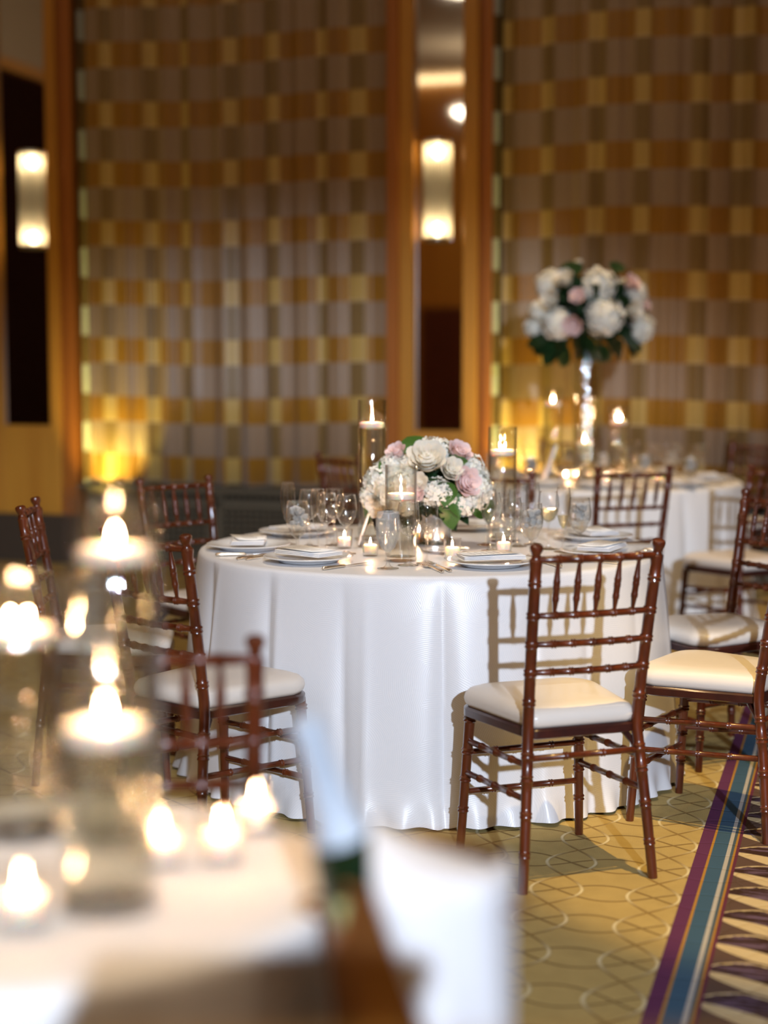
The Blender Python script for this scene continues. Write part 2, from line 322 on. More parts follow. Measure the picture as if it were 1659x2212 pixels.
# ------------------------------------------------------------------ mesh helper
class MB:
    def __init__(s): s.v = []; s.f = []; s.uv = None
    def add(s, vs, fs, M=None):
        o = len(s.v)
        s.v += [tuple(M @ Vector(p)) if M is not None else tuple(p) for p in vs]
        s.f += [tuple(i+o for i in f) for f in fs]; return s
    def box(s, c, d, M=None, bev=0.0):
        x, y, z = d[0]/2, d[1]/2, d[2]/2
        if bev <= 0:
            vs = [(c[0]+i*x, c[1]+j*y, c[2]+k*z) for k in (-1, 1) for j in (-1, 1) for i in (-1, 1)]
            return s.add(vs, [(0, 2, 3, 1), (4, 5, 7, 6), (0, 1, 5, 4), (2, 6, 7, 3), (0, 4, 6, 2), (1, 3, 7, 5)], M)
        b = min(bev, x*.9, y*.9, z*.9)
        ring = []
        for (zz, q) in ((-z, b), (-z+b, 0), (z-b, 0), (z, b)):
            X, Y = x-q, y-q
            ring.append([(c[0]+px, c[1]+py, c[2]+zz) for px, py in ((-X+b, -Y), (X-b, -Y), (X, -Y+b), (X, Y-b), (X-b, Y), (-X+b, Y), (-X, Y-b), (-X, -Y+b))])
        vs = [p for r in ring for p in r]; fs = [tuple(range(7, -1, -1)), tuple(range(24, 32))]
        for r in range(3):
            for i in range(8):
                j = (i+1) % 8; fs.append((r*8+i, r*8+j, r*8+8+j, r*8+8+i))
        return s.add(vs, fs, M)
    def lathe(s, prof, n=24, M=None, closed=False):
        vs = []; fs = []
        for r, z in prof:
            for i in range(n):
                a = 2*pi*i/n; vs.append((r*cos(a), r*sin(a), z))
        for k in range(len(prof)-1):
            for i in range(n):
                j = (i+1) % n; fs.append((k*n+i, k*n+j, (k+1)*n+j, (k+1)*n+i))
        if prof[0][0] > 1e-5: 
            if closed: fs.append(tuple(range(n-1, -1, -1)))
        if prof[-1][0] > 1e-5:
            if closed: o = (len(prof)-1)*n; fs.append(tuple(range(o, o+n)))
        return s.add(vs, fs, M)
    def tube(s, pts, rad, n=10, caps=True, M=None):
        pts = [Vector(p) for p in pts]
        if not hasattr(rad, '__len__'): rad = [rad]*len(pts)
        vs = []; fs = []
        up = None
        for i, p in enumerate(pts):
            d = (pts[min(i+1, len(pts)-1)] - pts[max(i-1, 0)]).normalized()
            if up is None:
                up = Vector((0, 0, 1)) if abs(d.z) < 0.9 else Vector((1, 0, 0))
            x = up.cross(d).normalized(); y = d.cross(x); up = y
            for k in range(n):
                a = 2*pi*k/n; vs.append(p + x*(rad[i]*cos(a)) + y*(rad[i]*sin(a)))
        for i in range(len(pts)-1):
            for k in range(n):
                j = (k+1) % n; fs.append((i*n+k, i*n+j, (i+1)*n+j, (i+1)*n+k))
        if caps:
            fs.append(tuple(range(n-1, -1, -1))); o = (len(pts)-1)*n; fs.append(tuple(range(o, o+n)))
        return s.add(vs, fs, M)
    def grid(s, rows, M=None, wrap=False):
        vs = [p for r in rows for p in r]; n = len(rows[0]); fs = []
        for i in range(len(rows)-1):
            for k in range(n if wrap else n-1):
                j = (k+1) % n; fs.append((i*n+k, i*n+j, (i+1)*n+j, (i+1)*n+k))
        return s.add(vs, fs, M)
    def sphere(s, c, r, n=10, M=None, sq=(1, 1, 1)):
        prof = [(max(1e-4, r*sin(pi*k/n)), -r*cos(pi*k/n)) for k in range(n+1)]
        T = Matrix.Translation(c) @ Matrix.Diagonal((*sq, 1))
        return s.lathe(prof, n*2 if n < 8 else 16, (M @ T) if M is not None else T)
    def build(s, name, mat, parent=None, smooth=True, loc=None, sharp=40):
        me = bpy.data.meshes.new(name); me.from_pydata(s.v, [], s.f); 
        if s.uv is not None:
            l = me.uv_layers.new(name='UVMap')
            for lp in me.loops: l.data[lp.index].uv = s.uv[lp.vertex_index]
        me.materials.append(MT[mat] if isinstance(mat, str) else mat)
        me.validate(); me.update()
        if smooth:
            me.polygons.foreach_set('use_smooth', [True]*len(me.polygons))
            me.set_sharp_from_angle(angle=radians(sharp))
        o = bpy.data.objects.new(name, me); COL.objects.link(o)
        if parent is not None: o.parent = parent
        if loc is not None: o.location = loc
        return o
def tag(o, label=None, cat=None, group=None, kind=None):
    if label: o['label'] = label
    if cat: o['category'] = cat
    if group: o['group'] = group
    if kind: o['kind'] = kind
    return o
def empty(name, loc=(0, 0, 0), rz=0.0, label=None, cat=None, group=None):
    o = bpy.data.objects.new(name, None); COL.objects.link(o); o.location = loc; o.rotation_euler = (0, 0, rz)
    o.empty_display_size = 0.1
    return tag(o, label, cat, group)
KIDS = {}
def copy_tree(o, parent=None):
    c = o.copy(); COL.objects.link(c)
    if parent is not None: c.parent = parent
    for ch in o.children: copy_tree(ch, c)
    return c
def struct(o): o['kind'] = 'structure'; return o
ROOMM = Matrix(((EU.x, EV.x, 0, 0), (EU.y, EV.y, 0, 0), (0, 0, 1, 0), (0, 0, 0, 1)))
def room_obj(mb, name, mat, parent=None, smooth=False):
    o = mb.build(name, mat, parent, smooth=smooth)
    if parent is None: o.matrix_world = ROOMM
    return o
# ================================================================== ROOM
mb = MB(); mb.box(((UMIN+UMAX)/2, (VMIN+VW)/2, -0.05), (UMAX-UMIN+0.4, VW-VMIN+0.4, 0.1)); struct(room_obj(mb, 'floor', 'carpet'))
mb = MB(); mb.box(((UMIN+UMAX)/2, (VMIN+VW)/2, CEIL+0.05), (UMAX-UMIN+0.4, VW-VMIN+0.4, 0.1)); struct(room_obj(mb, 'ceiling', 'plaster'))
def zw(py): return wall_uz(829, py)[1]
def uw(px): return wall_uz(px)[0]
WB = VW + 0.12
mb = MB(); mb.box(((UMIN+UMAX)/2, WB+0.1, CEIL/2), (UMAX-UMIN+0.4, 0.2, CEIL)); wall = struct(room_obj(mb, 'wall_back', 'base'))
mb = MB(); mb.box((UMIN-0.1, (VMIN+VW)/2, CEIL/2), (0.2, VW-VMIN+0.4, CEIL)); struct(room_obj(mb, 'wall_left', 'wall_wood'))
mb = MB(); mb.box((UMAX+0.1, (VMIN+VW)/2, CEIL/2), (0.2, VW-VMIN+0.4, CEIL)); struct(room_obj(mb, 'wall_right', 'wall_wood'))
mb = MB(); mb.box(((UMIN+UMAX)/2, VMIN-0.1, CEIL/2), (UMAX-UMIN+0.4, 0.2, CEIL)); wf = struct(room_obj(mb, 'wall_front', 'wall_wood'))
# wood piers of the back wall
SILL = zw(1058)
def wall_box(name, px0, px1, z0, z1, proud, mat, th=None, parent=None, dz=0):
    u0, u1 = uw(px0), uw(px1); th = th or 0.12+proud
    mb = MB(); mb.box(((u0+u1)/2, VW+0.12-th/2-0.0, (z0+z1)/2), (u1-u0, th, z1-z0), bev=0.006)
    o = room_obj(mb, name, mat, parent, smooth=False); return o
MBOT_L, MBOT_C = wall_uz(60, 918)[1], wall_uz(945, 930)[1]
tn = 0
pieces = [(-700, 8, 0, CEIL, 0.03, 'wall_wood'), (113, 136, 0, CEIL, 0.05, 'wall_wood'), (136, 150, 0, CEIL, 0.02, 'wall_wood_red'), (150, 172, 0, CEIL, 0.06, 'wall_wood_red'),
          (8, 113, 0, MBOT_L, 0.03, 'wall_wood'),
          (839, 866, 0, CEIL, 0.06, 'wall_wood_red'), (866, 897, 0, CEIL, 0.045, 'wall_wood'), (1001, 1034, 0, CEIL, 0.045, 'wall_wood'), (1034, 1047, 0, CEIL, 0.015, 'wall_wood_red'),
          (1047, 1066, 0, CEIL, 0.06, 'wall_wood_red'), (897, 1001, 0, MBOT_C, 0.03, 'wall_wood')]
for a in pieces:
    tn += 1; o = struct(wall_box('trim_%d' % tn, *a))
for px0, px1, zb in ((8, 113, MBOT_L), (897, 1001, MBOT_C)):
    u0, u1 = uw(px0), uw(px1)
    mb = MB(); mb.box(((u0+u1)/2, VW+0.02, (zb+CEIL)/2), (u1-u0, 0.02, CEIL-zb))
    o = room_obj(mb, 'wall_mirror', 'mirror')
    tag(o, 'tall narrow mirror panel behind the %s wall sconce' % ('left' if px0 < 100 else 'central'), 'mirror', 'mirror panels between the curtains')
# sill and radiator covers below the curtains
for px0, px1 in ((172, 839), (1066, 2100)):
    u0, u1 = uw(px0), uw(px1)
    mb = MB(); mb.box(((u0+u1)/2, VW+0.03, SILL-0.03), (u1-u0, 0.20, 0.05), bev=0.008)
    tn += 1; s_ = struct(room_obj(mb, 'trim_%d' % tn, 'grille_metal'))
    uu = u0+0.05
    while uu < u1-0.1:
        w_ = min(0.95, u1-uu-0.03)
        mb = MB(); zc = (SILL-0.06+0.06)/2; hh = SILL-0.12
        for (cx, cz, dx, dzz) in ((uu+w_/2, 0.06, w_, 0.05), (uu+w_/2, hh, w_, 0.05), (uu+0.02, zc, 0.04, hh), (uu+w_-0.02, zc, 0.04, hh)):
            mb.box((cx, VW-0.02, cz), (dx, 0.03, dzz))
        fr = room_obj(mb, 'radiator_cover', 'grille_metal')
        tag(fr, 'grey perforated radiator cover, %s one %s' % (('first', 'second', 'third', 'fourth', 'fifth')[int((uu-u0)/0.97)], 'from the left pier' if px0 < 500 else 'right of the central mirror pier'), 'radiator cover', 'radiator covers below the curtains')
        mb = MB(); nx = int(w_/0.045); nz = int(hh/0.045)
        for i in range(1, nx): mb.box((uu+i*w_/nx, VW-0.02, zc), (0.014, 0.012, hh))
        for k in range(1, nz): mb.box((uu+w_/2, VW-0.024, 0.06+k*(hh-0.06)/nz), (w_, 0.01, 0.014))
        g = room_obj(mb, 'grille', 'grille_metal', fr); g['kind'] = 'stuff'
        uu += w_+0.03
mb = MB(); mb.box(((uw(-700)+uw(172))/2, VW-0.02, 0.17), (uw(172)-uw(-700), 0.13, 0.34)); struct(room_obj(mb, 'baseboard_back', 'base'))
# curtains
def curtain(px0, px1, seed, label):
    rnd = random.Random(seed); u0, u1 = uw(px0), uw(px1); n = int((u1-u0)/0.012)
    ph = [rnd.uniform(0, 6.28) for _ in range(6)]
    def dep(u, z):
        a = 0.75+0.25*sin(3.1*u+ph[0])
        w = 34*u + 1.4*sin(3.3*u+ph[1]) + 0.7*sin(7.1*u+ph[2])
        return 0.022*a*sin(w + 0.15*sin(z*1.3+ph[3])) + 0.006*sin(2.1*w+ph[4]+0.2*z) + 0.02*sin(4*u+ph[5])
    rows = []; uvs = []; nz = 10
    for k in range(nz+1):
        z = SILL+0.005+(CEIL-SILL-0.01)*k/nz; arc = 0; row = []; prev = None
        for i in range(n+1):
            u = u0+(u1-u0)*i/n; d = dep(u, z)
            p = (u, VW-0.03+d, z)
            if prev: arc += sqrt((u-prev[0])**2+(p[1]-prev[1])**2)
            prev = p; row.append(p)
            uvs.append((arc+seed, z + 0.012*sin(u*3.0+ph[0])))
        rows.append(row)
    mb = MB(); mb.grid(rows); mb.uv = uvs
    o = room_obj(mb, 'window_curtain', 'curtain', smooth=True); 
    sm = o.modifiers.new('thick', 'SOLIDIFY'); sm.thickness = 0.003
    tag(o, label, 'curtain', 'checked curtains on the back wall')
    rows = []
    for k in range(2):
        z = SILL+0.005+(CEIL-SILL-0.01)*k
        rows.append([(u0-0.050+0.006*i, VW-0.05-0.02*sin(i*0.9), z) for i in range(8)])
    mb = MB(); mb.grid(rows); e = room_obj(mb, 'lining_edge', 'sheer', o, smooth=True); e['label'] = 'lining strip at the left edge, light through it painted pale bluish'
    sm = e.modifiers.new('thick', 'SOLIDIFY'); sm.thickness = 0.003
curtain(200, 838, 3, 'gold and taupe checked curtain left of the central mirror panel')
curtain(1082, 2100, 11, 'gold and taupe checked curtain right of the central mirror panel')
# sconces
def sconce(px, label, pyt, pyb):
    u, zt = wall_uz(px, pyt); _, zb = wall_uz(px, pyb); h = zt-zb
    root = empty('wall_sconce', R(u, VW-0.01, zb), -A, label, 'wall lamp', 'ribbed wall sconces on the mirrors')
    mb = MB(); mb.box((0, 0.07, h/2), (0.10, 0.03, h*0.9), bev=0.004); mb.build('back_plate', 'metal', root, smooth=False)
    for z in (0.0, h-0.022):
        mb = MB(); mb.lathe([(0.001, z), (0.088, z), (0.092, z+0.011), (0.088, z+0.022), (0.001, z+0.022)], 28); mb.build('end_cap', 'metal', root)
    for z in (0.075, h-0.075):
        mb = MB(); mb.sphere((0, 0, z), 0.026, 10, sq=(1, 1, 1.6)); mb.build('bulb', 'bulb', root)
    mb = MB(); 
    for i in range(22):
        a = 2*pi*i/22; mb.tube([(0.080*cos(a), 0.080*sin(a), 0.022), (0.080*cos(a), 0.080*sin(a), h-0.022)], 0.0105, 8)
    g = mb.build('ribbed_glass_shade', 'ribbed', root); g['kind'] = 'stuff'
sconce(68, 'ribbed glass wall sconce on the left mirror panel', 327, 537)
sconce(945, 'ribbed glass wall sconce on the central mirror panel', 303, 521)
# uplights on the floor
for i, (px, pw) in enumerate(UPLIGHT):
    u = uw(px); p = R(u, VW-0.34, 0)
    rt = empty('floor_uplight', p, -A, 'black floor uplight washing the curtain beside the %s pier' % ('left' if i == 0 else 'right'), 'uplight', 'floor uplights')
    mb = MB(); mb.lathe([(0.001, 0.02), (0.07, 0.02), (0.08, 0.05), (0.085, 0.16), (0.075, 0.17), (0.07, 0.12), (0.001, 0.12)], 20); mb.build('can', 'black', rt)
    mb = MB(); mb.box((0, 0, 0.01), (0.2, 0.2, 0.02), bev=0.004); mb.build('base', 'black', rt)
    spot('uplight_%d' % i, p+Vector((0, 0, 0.2)), R(u, VW+0.02, 1.25), pw, (1.0, 0.78, 0.16), 62, 1.0, 0.04)
# ceiling bowl lamps
bowl = None
for i, (x, y) in enumerate(CHAND):
    if bowl is None:
        rt = empty('ceiling_bowl_lamp', (x, y, LAMPZ), 0, None, 'ceiling lamp', 'ceiling bowl lamps')
        mb = MB(); mb.lathe([(0.001, 0.0), (0.12, 0.006), (0.24, 0.04), (0.32, 0.10), (0.325, 0.12)], 32); b_ = mb.build('bowl', 'bowl_lamp', rt)
        mb = MB(); mb.tube([(0, 0, 0.10), (0, 0, CEIL-LAMPZ)], 0.02); mb.build('stem', 'metal', rt)
        mb = MB(); mb.lathe([(0.318, 0.115), (0.34, 0.11), (0.345, 0.13), (0.32, 0.135)], 32); mb.build('rim', 'metal', rt)
        bowl = rt
    else: rt = copy_tree(bowl); rt.location = (x, y, LAMPZ)
    rt['label'] = 'glowing ceiling bowl lamp reflected at the top of the central mirror' if i == 0 else 'unseen ceiling bowl lamp giving the ballroom its warm light'
# front wall (seen only in the mirrors): panel with dark doors and a cove strip
for k, (u0, u1, z1) in enumerate(((-8.3, -6.95, 2.5), (0.6, 1.9, 2.6), (3.4, 4.6, 2.6))):
    mb = MB(); mb.box(((u0+u1)/2, VMIN+0.03, z1/2), (u1-u0, 0.06, z1)); struct(room_obj(mb, 'door_%d' % (k+1), 'dark_wood'))
    mb = MB(); mb.box(((u0+u1)/2, VMIN+0.04, z1+0.05), (u1-u0+0.2, 0.08, 0.10)); tn += 1; struct(room_obj(mb, 'trim_%d' % tn, 'wall_wood'))
mb = MB(); mb.box((UMIN+0.04, 4.0, 2.28), (0.08, 6.0, 4.56)); struct(room_obj(mb, 'door_4', 'maroon'))  # dark wall panel put where the left mirror reflects darkness
mb = MB(); mb.box((UMIN+0.06, 4.0, 4.62), (0.12, 6.2, 0.12)); tn += 1; struct(room_obj(mb, 'trim_%d' % tn, 'wall_wood'))
mb = MB(); mb.box((UMIN+0.03, 4.0, (4.68+CEIL)/2), (0.06, 6.2, CEIL-4.68)); tn += 1; struct(room_obj(mb, 'trim_%d' % tn, 'plaster'))
mb = MB(); mb.box(((UMIN+UMAX)/2, VMIN+0.06, CEIL-0.10), (UMAX-UMIN-0.2, 0.08, 0.10)); cv_ = room_obj(mb, 'cove_light', 'rim')
tag(cv_, 'glowing cove light strip at the far ceiling edge, seen in the central mirror', 'cove light')
# ================================================================== CHAIR
def ringed(p0, p1, r, rings, n=10, rb=None, w=0.006, seg=None, prof=None):
    """straight rod with small raised rings at the given fractions"""
    p0, p1 = Vector(p0), Vector(p1); L = (p1-p0).length
    ts = {0.0: 1.0, 1.0: 1.0}
    for t in rings:
        for d, k in ((-1.6, 1.0), (-0.9, rb or 1.28), (0.0, 1.05), (0.9, rb or 1.28), (1.6, 1.0)): ts[min(1, max(0, t+d*w/L))] = k
    tt = sorted(ts)
    return [p0.lerp(p1, t) for t in tt], [r*ts[t]*(prof(t) if prof else 1) for t in tt]
ZR = [0.893, 0.742, 0.664, 0.587]
def rear_xy(z):
    if z < 0.43: f = z/0.43; f2 = f*f*0.3+f*0.7; return (0.195-0.033*f, -0.232+0.047*f2)
    f = (z-0.43)/0.49; return (0.162+0.017*f, -0.185-0.080*(0.85*f+0.15*f*f))
def post(sx):
    zs = {}
    for k in range(24): zs[0.868*k/23] = 1.0
    for zr in (0.10, 0.205, 0.30, 0.36, 0.505, 0.587, 0.664, 0.742, 0.83):
        for d, k in ((-0.010, 1.0), (-0.006, 1.20), (0, 1.06), (0.006, 1.20), (0.010, 1.0)): zs[zr+d] = k
    for z in sorted(zs):
        pass
    pts = []; rr = []
    for z in sorted(zs):
        x, y = rear_xy(z); pts.append((sx*x, y, z)); rr.append((0.0135+0.0022*min(1, z/0.4))*zs[z])
    for z, r in ((0.872, 0.0175), (0.880, 0.0175), (0.885, 0.013), (0.892, 0.0115), (0.898, 0.0125), (0.905, 0.0165), (0.913, 0.018), (0.919, 0.0165), (0.9225, 0.010)):
        x, y = rear_xy(z); pts.append((sx*x, y, z+0.012)); rr.append(r)
    mb = MB(); mb.tube(pts, rr, 12); return mb
def outline(wf, wb, d, y0, n=10):
    """rounded trapezoid seat outline, front is +y"""
    pts = []
    def corner(cx, cy, r, a0):
        for k in range(n+1):
            a = a0+pi/2*k/n; pts.append((cx+r*cos(a), cy+r*sin(a)))
    yf = y0+d; r = 0.075
    corner(wf/2-r, yf-r, r, 0)
    corner(-wf/2+r, yf-r, r, pi/2)
    corner(-wb/2+0.03, y0+0.03, 0.03, pi)
    corner(wb/2-0.03, y0+0.03, 0.03, 1.5*pi)
    # bow the front edge
    return [(x, y+0.02*(1-(x/(wf/2))**2)*max(0, (y-y0)/d)) for x, y in pts]
def stack(mb, ol, layers, c):
    vs = []; n = len(ol)
    for s, z in layers:
        for x, y in ol: vs.append((c[0]+(x-c[0])*s[0], c[1]+(y-c[1])*s[1], z))
    fs = [tuple(range(n-1, -1, -1)), tuple(range((len(layers)-1)*n, len(layers)*n))]
    for k in range(len(layers)-1):
        for i in range(n): j = (i+1) % n; fs.append((k*n+i, k*n+j, (k+1)*n+j, (k+1)*n+i))
    mb.add(vs, fs)
def make_chair():
    t = empty('chiavari_chair')
    for sx in (-1, 1): post(sx).build('rear_post', 'chair', t)
    for sx in (-1, 1):
        pts, rr = ringed((sx*0.192, 0.205, 0.0), (sx*0.172, 0.180, 0.412), 0.0148, (0.28, 0.50, 0.70, 0.93), prof=lambda t: 0.84+0.22*t)
        mb = MB(); mb.tube(pts, rr, 12); mb.build('front_leg', 'chair', t)
    for i, z in enumerate(ZR):
        x, y = rear_xy(z); n = 31; r = 0.0095 if i else 0.0105
        pts = []; rr = []
        ks = [-1, -0.93]+[(k/3.0) + d for k in (-2, -1, 0, 1, 2) for d in (-0.045, -0.025, 0, 0.025, 0.045)]+[0.93, 1]
        for q in ks:
            near = min(abs(q-k/3.0) for k in (-2, -1, 0, 1, 2))
            k_ = 1.28 if abs(near-0.025) < 0.004 else 1.0
            if abs(q) > 0.9: k_ = 0.85
            pts.append((q*(x-0.004), y-0.016*(1-q*q), z)); rr.append(r*k_)
        mb = MB(); mb.tube(pts, rr, 10); mb.build('back_rail', 'chair', t)
    for k in (-2, -1, 0, 1, 2):
        q = k/3.0
        x1, y1 = rear_xy(ZR[1]); x2, y2 = rear_xy(ZR[0])
        p0 = (q*x1, y1-0.016*(1-q*q), ZR[1]+0.006); p1 = (q*x2, y2-0.016*(1-q*q), ZR[0]-0.006)
        pts, rr = ringed(p0, p1, 0.0088, (0.27, 0.50, 0.60), rb=1.15, w=0.004, prof=lambda t: 0.5+0.5*min(1, min(t, 1-t)/0.26))
        mb = MB(); mb.tube(pts, rr, 10); mb.build('spindle', 'chair', t)
    ol = outline(0.415, 0.325, 0.40, -0.195)
    mb = MB(); stack(mb, ol, [((0.96, 0.96), 0.400), ((1, 1), 0.404), ((1.0, 1.0), 0.424), ((0.97, 0.97), 0.430)], (0, 0)); mb.build('seat_frame', 'frame', t)
    mb = MB(); stack(mb, ol, [((0.955, 0.955), 0.4305), ((0.985, 0.985), 0.440), ((1.0, 1.0), 0.452), ((0.985, 0.985), 0.465), ((0.94, 0.94), 0.476), ((0.84, 0.84), 0.484), ((0.6, 0.6), 0.489), ((0.3, 0.3), 0.491)], (0, 0)); mb.build('seat_cushion', 'vinyl', t, sharp=80)
    def st(p0, p1, name='stretcher'):
        L = (Vector(p1)-Vector(p0)).length; m_ = max(3, int(L/0.085)); pts, rr = ringed(p0, p1, 0.0088, [k/m_ for k in range(1, m_)], w=0.005)
        mb = MB(); mb.tube(pts, rr, 10); mb.build(name, 'chair', t)
    def fx(z): return 0.192-0.020*z/0.412, 0.205-0.025*z/0.412
    for sx in (-1, 1):
        for zf, zr in ((0.318, 0.335), (0.225, 0.245)):
            a, b_ = fx(zf), rear_xy(zr); st((sx*a[0], a[1], zf), (sx*b_[0], b_[1], zr))
        x, y = rear_xy(0.40)
        mb = MB(); mb.tube([(sx*(x-0.002), y+0.0, 0.345), (sx*(x-0.006), y+0.012, 0.37), (sx*(x-0.02), y+0.035, 0.395), (sx*(x-0.04), y+0.05, 0.405)], [0.006, 0.009, 0.009, 0.007], 8); mb.build('corner_brace', 'frame', t)
    for z in (0.285, 0.168):
        a = fx(z); st((-a[0], a[1], z), (a[0], a[1], z))
    a = rear_xy(0.352); st((-a[0], a[1], 0.352), (a[0], a[1], 0.352))
    return t
chair0 = make_chair(); used = False
def place_chair(x, y, rot, label, group):
    global used
    t = copy_tree(chair0) if used else chair0
    used = True
    t.location = (x, y, 0); t.rotation_euler = (0, 0, radians(rot))
    tag(t, label, 'chair', group); return t
G1, G2 = 'chairs around the near round table', 'chairs around the far round table'
place_chair(0.472, 4.445, 20, 'mahogany bamboo-style chair with ivory seat, back to camera in front of the near table', G1)
place_chair(1.032, 4.895, 56.8, 'mahogany chair cut by the right photo edge, ivory seat beside the frontmost chair', G1)
place_chair(1.185, 5.70, 115.5, 'mahogany chair facing left at the right end of the near table', G1)
place_chair(0.425, 6.71, 171.5, 'mahogany chair mostly hidden behind the flower centrepiece of the near table', G1)
place_chair(-0.67, 6.42, 226, 'mahogany chair behind the left place settings of the near table', G1)
place_chair(-0.945, 5.47, -85.5, 'mahogany chair seen side-on far left behind the glass cylinders', G1)
place_chair(-0.497, 4.70, -42.5, 'mahogany chair with ivory seat at the front left of the near table', G1)
place_chair(1.06, 7.56, 17, 'blurred mahogany chair, back to camera, in front of the far table', G2)
place_chair(1.708, 7.71, 30, 'blurred mahogany chair with ivory seat at the right front of the far table', G2)
place_chair(2.06, 9.56, 131.5, 'blurred mahogany chair behind the right end of the far table', G2)
place_chair(-0.03, 8.51, -53, 'blurred mahogany chair at the left end of the far table', G2)
place_chair(1.17, 9.90, 180, 'blurred mahogany chair behind the tall vase of the far table', G2)
place_chair(-0.40, 3.0, 0, 'strongly blurred reddish chair back right behind the foreground candle table', 'chair by the foreground table')
sv = empty('shadow_stand', (0.05, 0.46, 0), 0, 'unseen wooden stand added to shade the foreground tablecloth', 'shadow stand')  # unseen stand added only to cast shade on the foreground cloth
mb = MB(); mb.box((0, 0, 1.135), (0.32, 0.20, 0.03), bev=0.006); mb.build('top_board', 'wall_wood', sv, smooth=False)
mb = MB(); mb.box((0, 0, 0.59), (0.30, 0.18, 1.06), bev=0.004); mb.build('stand_body', 'wall_wood', sv, smooth=False)
for sx in (-1, 1):
    mb = MB(); mb.box((sx*0.076, -0.094, 0.60), (0.140, 0.012, 0.96), bev=0.003); d_ = mb.build('door', 'wall_wood_red', sv, smooth=False)
    mb = MB(); mb.sphere((sx*0.02, -0.106, 0.70), 0.010, 8); mb.build('knob', 'metal', d_)
for sx in (-1, 1):
    for sy in (-1, 1):
        mb = MB(); mb.lathe([(0.001, 0), (0.02, 0), (0.022, 0.03), (0.016, 0.06), (0.001, 0.06)], 12, Matrix.Translation((sx*0.12, sy*0.065, 0))); mb.build('foot', 'black', sv)
# ================================================================== TABLES
TZ = 0.76
def cloth(name, cx, cy, Rr, zt, seed, mat, flare=0.088, nf=18, amp=0.036, hem=0.012, nth=540):
    rnd = random.Random(seed); ph = [rnd.uniform(0, 6.28) for _ in range(8)]
    def fold(a):
        w = nf*a + 1.3*sin(3*a+ph[0]) + 0.9*sin(5*a+ph[1])
        w2 = (nf*0.61)*a + 1.1*sin(2*a+ph[4]) + 1.5*sin(3*a+ph[6]); w2 += (round(nf*0.61)-nf*0.61)*a
        valley = (1-abs(sin(w/2+ph[2])))**3.2; ridge = (1-abs(sin(w2/2+ph[3])))**5
        return 0.25 - 1.5*valley*(0.65+0.35*sin(2*a+ph[5])) + 0.55*ridge + 0.22*sin(7*a+ph[5])
    rows = []; uvs = []
    rads = [0.02, 0.25*Rr, 0.6*Rr, 0.85*Rr, Rr-0.012, Rr-0.003]
    for q, r in enumerate(rads):
        z = zt if q < 5 else zt-0.002
        rows.append([(r*cos(2*pi*i/nth), r*sin(2*pi*i/nth), z) for i in range(nth)])
        uvs += [(r*cos(2*pi*i/nth)+5, r*sin(2*pi*i/nth)+5) for i in range(nth)]
    zs = [0.006, 0.014, 0.03, 0.06, 0.1]+[0.1+(zt-hem-0.1)*k/17 for k in range(1, 18)]
    for k, dz in enumerate(zs):
        t_ = dz/zt; row = []
        for i in range(nth):
            a = 2*pi*i/nth
            am = amp*(0.18*min(1, t_*9)+0.82*min(1, t_*1.5))*(0.75+0.25*sin(4*a+ph[6]))
            f = fold(a + 0.03*t_*sin(2*a+ph[7]))
            r = Rr+0.004*min(1, dz/0.014) + flare*t_**0.75*(0.9+0.1*sin(3*a)) + am*f
            z = zt-dz
            if t_ > 0.86:   # break at the floor
                q = (t_-0.86)/0.14
                r += 0.018*q*q*sin(2.7*nf*a+ph[1]) + 0.012*q
            z = max(0.006, z + (0.010*(f-0.4) if t_ > 0.95 else 0))
            row.append((r*cos(a), r*sin(a), z))
            uvs.append((a*(Rr+0.03), dz + 3))
        rows.append(row)
    mb = MB(); mb.grid(rows, wrap=True); mb.uv = uvs
    # centre cap
    o0 = 0; mb.f.append(tuple(range(nth)))
    o = mb.build(name, mat, sharp=70); o.location = (cx, cy, 0)
    return o
def table_under(cx, cy, Rr, label, zt):
    t = empty('round_table', (cx, cy, 0), 0, label, 'table')
    mb = MB(); mb.lathe([(0.001, zt-0.03), (Rr-0.01, zt-0.03), (Rr-0.006, zt-0.02), (Rr-0.006, zt-0.006), (Rr-0.012, zt-0.004), (0.001, zt-0.004)], 48); mb.build('table_top', 'dark_wood', t)
    for k in range(4):
        a = pi/4+k*pi/2; r = Rr*0.6
        mb = MB(); mb.tube([(r*cos(a), r*sin(a), zt-0.032), (r*1.05*cos(a), r*1.05*sin(a), 0.0)], 0.016, 10); mb.build('leg', 'metal', t)
    return t
C1 = Vector((0.160, 5.63, 0)); R1 = 0.800
C2 = Vector((1.17, 8.87, 0)); R2 = 0.785
C3 = Vector((-0.430, 1.965, 0)); R3 = 0.372
cl = cloth('tablecloth', C1.x, C1.y, R1, TZ, 5, 'cloth'); tag(cl, 'white satin tablecloth with fan relief on the sharp middle table', 'tablecloth', 'floor length tablecloths')
table_under(C1.x, C1.y, R1, 'round banquet table hidden under the patterned satin cloth', TZ)
cl = cloth('tablecloth', C2.x, C2.y, R2, TZ, 9, 'cloth_plain'); tag(cl, 'blurred cream tablecloth on the far table below the tall flowers', 'tablecloth', 'floor length tablecloths')
table_under(C2.x, C2.y, R2, 'round banquet table under the blurred far cloth', TZ)
cl = cloth('tablecloth', C3.x, C3.y, R3, TZ, 14, 'cloth_plain', flare=0.03, nf=12, amp=0.018); tag(cl, 'strongly blurred white cloth on the small foreground candle table', 'tablecloth', 'floor length tablecloths')
table_under(C3.x, C3.y, R3, 'small round table under the foreground candles', TZ)
TOP = TZ+0.001
